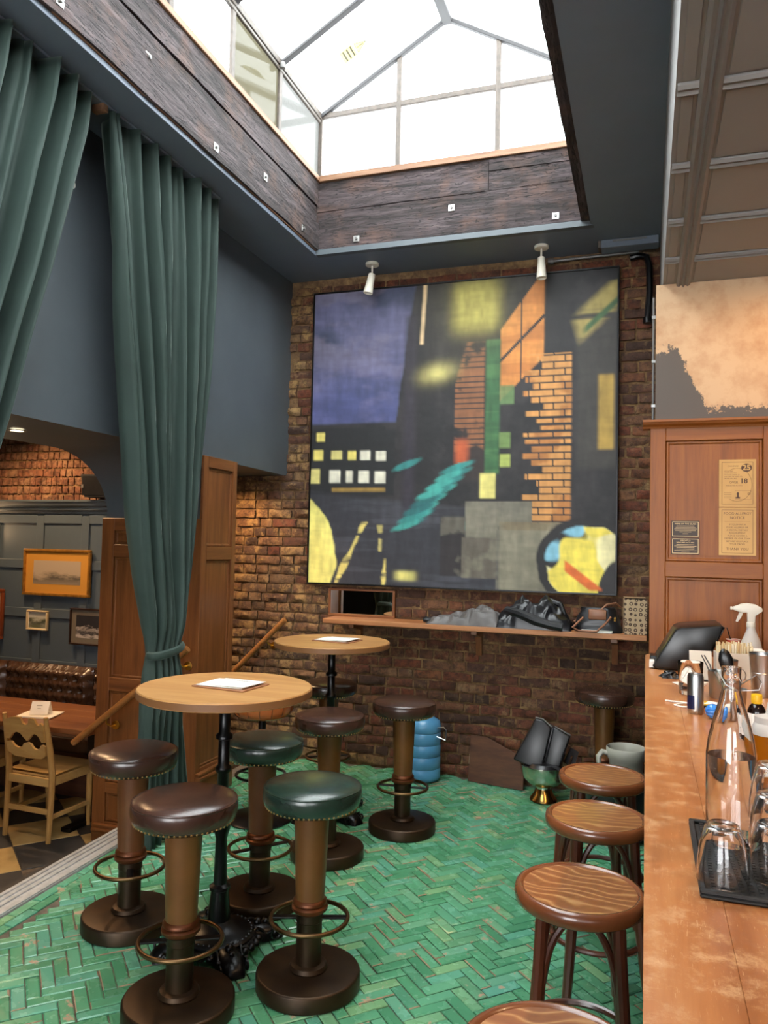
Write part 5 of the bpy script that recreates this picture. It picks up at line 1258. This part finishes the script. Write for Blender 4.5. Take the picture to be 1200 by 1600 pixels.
rail('handrail', 'sloping wooden handrail on the brick wall left of the far table', (-3.45, 5.60, .37), (-2.72, 5.60, 1.09), (.35, .8), 5.665)

# ================================================================== SUNKEN ROOM: BENCH, TABLE, CHAIR, PICTURES
bn = thing('tufted_bench', 'buttoned dark brown leather bench seat against the blue panelling', 'bench', (-4.9, 5.3, ZL+.002))
MB().box(-1.9, 1.35, -.22, .31, 0, .34).build('plinth', M['darkpanel'], bn, bevel=.004)
MB().box(-1.9, 1.35, -.26, .22, .34, .46).build('seat_cushion', M['buttoned'], bn, bevel=.03, seg=3)
def tuft(x0, x1):
    nx_, nz_ = 90, 40
    def fn(u, w):
        x = lerp(x0, x1, u); z = lerp(.46, .925, w); sx2, sz = .105, .095
        r_ = (z-.53)/sz; best = 9
        for rr2 in (math.floor(r_), math.floor(r_)+1):
            xo = .5*(rr2 % 2); cc = x/sx2-xo; c2 = cc-round(cc); best = min(best, math.hypot(c2, (r_-rr2)))
        a, b = x/sx2, r_
        crease = min(abs(((a-.5*b) % 1)-.5), abs(((a+.5*b) % 1)-.5))
        e = min(1, min(u, 1-u)*18)*min(1, min(w, 1-w)*9)
        dpt = .030+.055*(min(best, .60)/.60)**.55-.016*max(0, 1-crease*7)*(best > .2)
        return (x, .25-(dpt if e >= 1 else lerp(0, dpt, e)), z)
    m = MB().grid(fn, nx_, nz_); return m
for a, b in ((-1.85, -.55), (-.54, .40), (.41, 1.33)):
    m = tuft(a, b); m.box(a, b, .25, .31, .46, .92)
    o = m.build('back_cushion', M['buttoned'], bn, 60)
    bt = MB()
    for k in range(-1, 6):
        z = .53+k*.095
        if not .50 < z < .90: continue
        i0 = math.ceil((a+.04)/.105-.5*(k % 2)); x = (i0+.5*(k % 2))*.105
        while x < b-.03: bt.ball((x, .218, z), .010, 8, 5); x += .105
    bt.build('buttons', M['buttoned'], o)
tb_ = thing('dining_table', 'dark stained wooden dining table in front of the buttoned bench', 'table', (-4.3, 4.72, ZL+.002))
M['walnut'] = wood('walnut_table', '5e3720', '7c4d2d', '97683f', 'x', .6, .33)
for k in range(4): MB().box(-1.05, .72, -.34+k*.17, -.171+k*.17, .695, .73).build('plank', M['walnut'], tb_, bevel=.002)
for x in (-.8, .5):
    MB().box(x-.035, x+.035, -.035, .035, .03, .68).build('leg', M['iron'], tb_, bevel=.004); MB().box(x-.04, x+.04, -.27, .27, 0, .03).build('foot', M['iron'], tb_, bevel=.004); MB().box(x-.04, x+.04, -.28, .28, .675, .695).build('top_bar', M['iron'], tb_, bevel=.004)
def open_card(x, y, rz):
    c_ = thing('menu_stack', 'white menu sheets stacked on the dining table', 'menu', (x, y, ZL+.7325), rz)
    for k in range(3): MB().obox((.004*k,.003*k,.0025+.004*k), (.27,.20,.0035), Matrix.Rotation(R(2*k), 3, 'Z')).build('sheet', M['white'], c_)
    d_ = thing('tent_card', 'folded white tent card standing on the menu stack', 'card', (x+.01, y+.01, ZL+.7325+.0155), rz+R(10))
    for s_ in (-1, 1): MB().obox((0, s_*.028, .044), (.13,.002,.10), Matrix.Rotation(R(s_*30), 3, 'X')).build('leaf', M['white'], d_)
    MB().obox((0,-.0305,.062), (.04,.001,.004), Matrix.Rotation(R(-30), 3, 'X')).obox((0,-.041,.045), (.025,.001,.003), Matrix.Rotation(R(-30), 3, 'X')).build('printed_line', M['menutext'], d_)
open_card(-4.22, 4.62, R(12))
ch = thing('dining_chair', 'pale beech dining chair with cut-out backrest pushed to the table', 'chair', (-3.95, 4.45, ZL+.002), R(-2))
M['beech'] = wood('pale_beech', '8f6a35', 'a98048', 'bd9659', 'z', .7, .4); M['beech_x'] = wood('pale_beech_seat', 'a98048', 'bd9659', 'c9a468', 'x', .6, .4)
for sx3 in (-1, 1):
    # rear posts (towards the viewer) run up to carry the backrest
    MB().tube([(sx3*.19,-.19,0),(sx3*.19,-.18,.22),(sx3*.19,-.175,.44),(sx3*.185,-.20,.62),(sx3*.18,-.245,.84)], [.017,.02,.023,.021,.015], 8).build('leg', M['beech'], ch, 40)
    MB().tube([(sx3*.185,.19,0),(sx3*.185,.19,.15),(sx3*.185,.19,.2),(sx3*.185,.19,.42)], [.015,.019,.023,.022], 10).build('leg', M['beech'], ch, 40)
    MB().box(sx3*.19-.011, sx3*.19+.011, -.17, .18, .37, .42).build('side_apron', M['beech_x'], ch, bevel=.003)
    MB().box(sx3*.19-.009, sx3*.19+.009, -.17, .18, .15, .18).build('stretcher', M['beech_x'], ch, bevel=.003)
for y in (-.18, .185):
    MB().box(-.18, .18, y-.011, y+.011, .365, .42).build('apron', M['beech_x'], ch, bevel=.003)
MB().box(-.18, .18, -.188, -.168, .18, .215).build('stretcher', M['beech_x'], ch, bevel=.003)
MB().grid(lambda u, w: (lerp(-.205,.205,u), lerp(-.16,.22,w), .447-.014*math.sin(PI*u)*math.sin(PI*w)), 18, 14).box(-.205,.205,-.16,.22,.42,.432).build('seat', M['beech_x'], ch, 40)
def backpiece(pts):
    m = MB().prism(pts, 'y', -.009, .009)
    m.v = [(x, -.215-.012-(z-.65)*.2+y-.02*(1-(x/.18)**2)*-1, z) for x, y, z in m.v]; return m
cur = lambda cx, cz, r, a0, a1, n=9: [(cx+r*math.cos(lerp(a0,a1,k/(n-1))), cz+r*math.sin(lerp(a0,a1,k/(n-1)))) for k in range(n)]
upper = [(-.17,.672),(-.14,.668)]+cur(-.078,.668,.05,R(155),R(25))+[(0,.662)]+cur(.078,.668,.05,R(155),R(25))+[(.14,.668),(.17,.672),(.17,.79),(.15,.805),(.135,.785),(.11,.785),(.085,.825),(.04,.825),(.025,.785),(-.0,.775),(-.025,.785),(-.04,.825),(-.085,.825),(-.11,.82),(-.15,.805),(-.17,.80)]
lower = [(-.17,.645),(-.135,.65)]+cur(-.078,.66,.05,R(200),R(340))+[(0,.653)]+cur(.078,.66,.05,R(200),R(340))+[(.135,.65),(.17,.645),(.165,.58),(.12,.55),(0,.54),(-.12,.55),(-.165,.58)]
backpiece(upper).build('backrest', M['beech_x'], ch, 0); backpiece(lower).build('backrest', M['beech_x'], ch, 0)
ch2 = thing('dining_chair', 'pale beech dining chair mostly hidden at the picture edge', 'chair', (-4.62, 4.52, ZL+.002), R(3))
for c_ in ch.children: place(c_.data, c_.name.split('.')[0], ch2)
def picture(name, label, x0, x1, z0, z1, fr, frw, matc, img, mw, fd=.03, yb=5.654):
    p = thing(name, label, 'picture', ((x0+x1)/2, yb, z0)); a = (x1-x0)/2; h_ = z1-z0
    for b_ in ((-a, a, 0, frw), (-a, a, h_-frw, h_)): MB().box(b_[0], b_[1], -fd, 0, b_[2], b_[3]).build('frame_strip', fr, p, bevel=.006, seg=2)
    for b_ in ((-a, -a+frw), (a-frw, a)): MB().box(b_[0], b_[1], -fd, 0, frw, h_-frw).build('frame_strip', fr, p, bevel=.006, seg=2)
    MB().box(-a+frw*.8, a-frw*.8, -.012, -.002, frw*.8, h_-frw*.8).build('mount', matc, p)
    i_ = frw+mw; MB().box(-a+i_, a-i_, -.0135, -.012, i_*.95, h_-i_*.95).build('print', img, p)
def landscape(name, sky_, land, dark_, hz, sc):
    t = NT(name); v = t.coords('pos', (sc*.35, sc, sc)); s_ = t.N('ShaderNodeSeparateXYZ'); t.L(t.coords('pos'), s_.inputs[0])
    nz_ = t.noise(v, 1.0, 6, .65); lv = t.math('ADD', s_.outputs['Z'], t.math('MULTIPLY', t.math('SUBTRACT', nz_, .5), .18))
    g_ = t.ramp(t.math('ADD', t.math('MULTIPLY', t.math('SUBTRACT', lv, hz), 3.0), .5), [(.3, land), (.42, dark_), (.5, land), (.58, sky_), (.8, sky_)])
    t.set(Base_Color=t.mix(t.ramp(nz_, [(.4, 0.0), (.7, .6)]), g_, sky_), Roughness=.4); return t.m
M['giltwood'] = plain('gilt_frame', 'b98536', .35, .5, col2='8f6226', scale=20); M['giltmount'] = plain('gold_mount', 'c9923f', .5, .15); M['cherry'] = plain('reddish_frame', '6e3418', .4); M['greymount'] = plain('grey_brown_mount', '6b6356', .7); M['creamframe'] = plain('cream_frame', 'cdbb93', .5); M['darkframe'] = plain('dark_thin_frame', '2b1a12', .4)
picture('framed_seascape', 'wide gilt framed seascape in a gold mount on the blue panelling', -5.37, -4.63, 1.18, 1.60, M['giltwood'], .025, M['giltmount'], landscape('faded_seascape', 'a99a86', '7d7365', '4a463f', 1.355, 14), .085, yb=5.634)
picture('small_landscape', 'tiny cream framed green landscape under the gilt picture', -5.31, -5.075, .868, 1.045, M['creamframe'], .014, M['white'], landscape('green_landscape', 'b9b9ad', '5d6247', '34382a', .955, 22), .006, yb=5.634)
picture('framed_collage', 'grey mounted dark and white picture half hidden by the oak pillar', -4.83, -4.36, .765, 1.085, M['darkframe'], .014, M['greymount'], landscape('dark_white_print', '2c2a2c', 'b9b0a8', '17161a', .90, 40), .05, yb=5.634)
picture('framed_print', 'reddish wood framed picture cut off at the picture edge', -6.05, -5.585, .76, 1.22, M['cherry'], .03, M['creamframe'], landscape('pale_print', 'b8a582', '8f7d5d', '6b5a40', .98, 12), .03, yb=5.634)
spk = thing('wall_speaker', 'black loudspeaker on the brick wall at the arch', 'speaker', (-4.55, 5.60, 2.06), R(12))
MB().prism([(-.09,0),(.12,0),(.12,.20),(-.13,.20)], 'y', -.10, .04).build('cabinet', M['rubber'], spk, 0, .004); MB().box(-.11,.11,-.106,-.10,.015,.185).build('grille', M['blackcloth'], spk, bevel=.002); MB().box(-.115,-.095,-.11,-.10,.08,.11).build('badge', M['bar_grey'], spk)
sc_ = thing('wall_sconce', 'brass wall lamp glowing beside the panelling at the picture edge', 'wall lamp', (-5.95, 5.634, 1.55))
MB().lathe([(0,0),(.05,0),(.045,.012),(.015,.02),(0,.02)], 20, (0,0,0), Matrix.Rotation(R(90), 3, 'X')).build('backplate', M['brass'], sc_); MB().tube([(0,-.01,0),(0,-.08,-.01),(0,-.09,.03)], .008, 8).build('arm', M['brass'], sc_)
MB().lathe([(.035,.03),(.06,.14),(.058,.14),(.033,.03)], 24, (0,-.09,0)).build('shade', M['white'], sc_, 60); MB().ball((0,-.09,.07), .022, 12, 8).build('bulb', M['glow'], sc_)
lamp('sconce_glow', 'POINT', (-5.95, 5.634-.09, 1.75), 8, WARM, .05)

# ================================================================== WARM LAMPS THE PUB HAS (outside the frame overhead)
def bar_down(x, y, z, power, target, spot=95, lab=''):
    d_ = thing('ceiling_downlight', lab, 'downlight', (x, y, z), 0, 'warm ceiling downlights')
    MB().lathe([(.04,0),(.055,0),(.055,-.006),(.04,-.006),(.04,0)], 24).build('bezel', M['steel'], d_); MB().lathe([(0,-.001),(.04,-.001),(.04,-.0005),(0,-.0005)], 20).build('lens', M['glow'], d_)
    lamp('downlight_beam', 'SPOT', (x, y, z-.012), power, WARM, .04, target, spot)
bar_down(1.05, 3.85, ZP, 62, (.45, 4.4, 1.9), 120, 'warm downlight in the panelled ceiling near the cupboard')
bar_down(1.05, 2.40, ZP, 90, (.35, 2.4, 1.1), 110, 'warm downlight in the panelled ceiling over the middle of the bar')
bar_down(1.05, 0.90, ZP, 70, (.3, 1.2, 1.1), 110, 'warm downlight in the panelled ceiling over the near bar')
bar_down(-3.15, 5.20, 2.244, 55, (-3.1, 5.6, .9), 125, 'warm downlight in the soffit of the brick alcove')
bar_down(-5.1, 4.9, 2.80, 150, (-5.0, 5.3, 0.3), 140, 'warm downlight over the sunken dining table')
bar_down(-4.3, 4.3, 2.80, 95, (-4.2, 4.5, 0), 130, 'warm downlight over the beech chair')
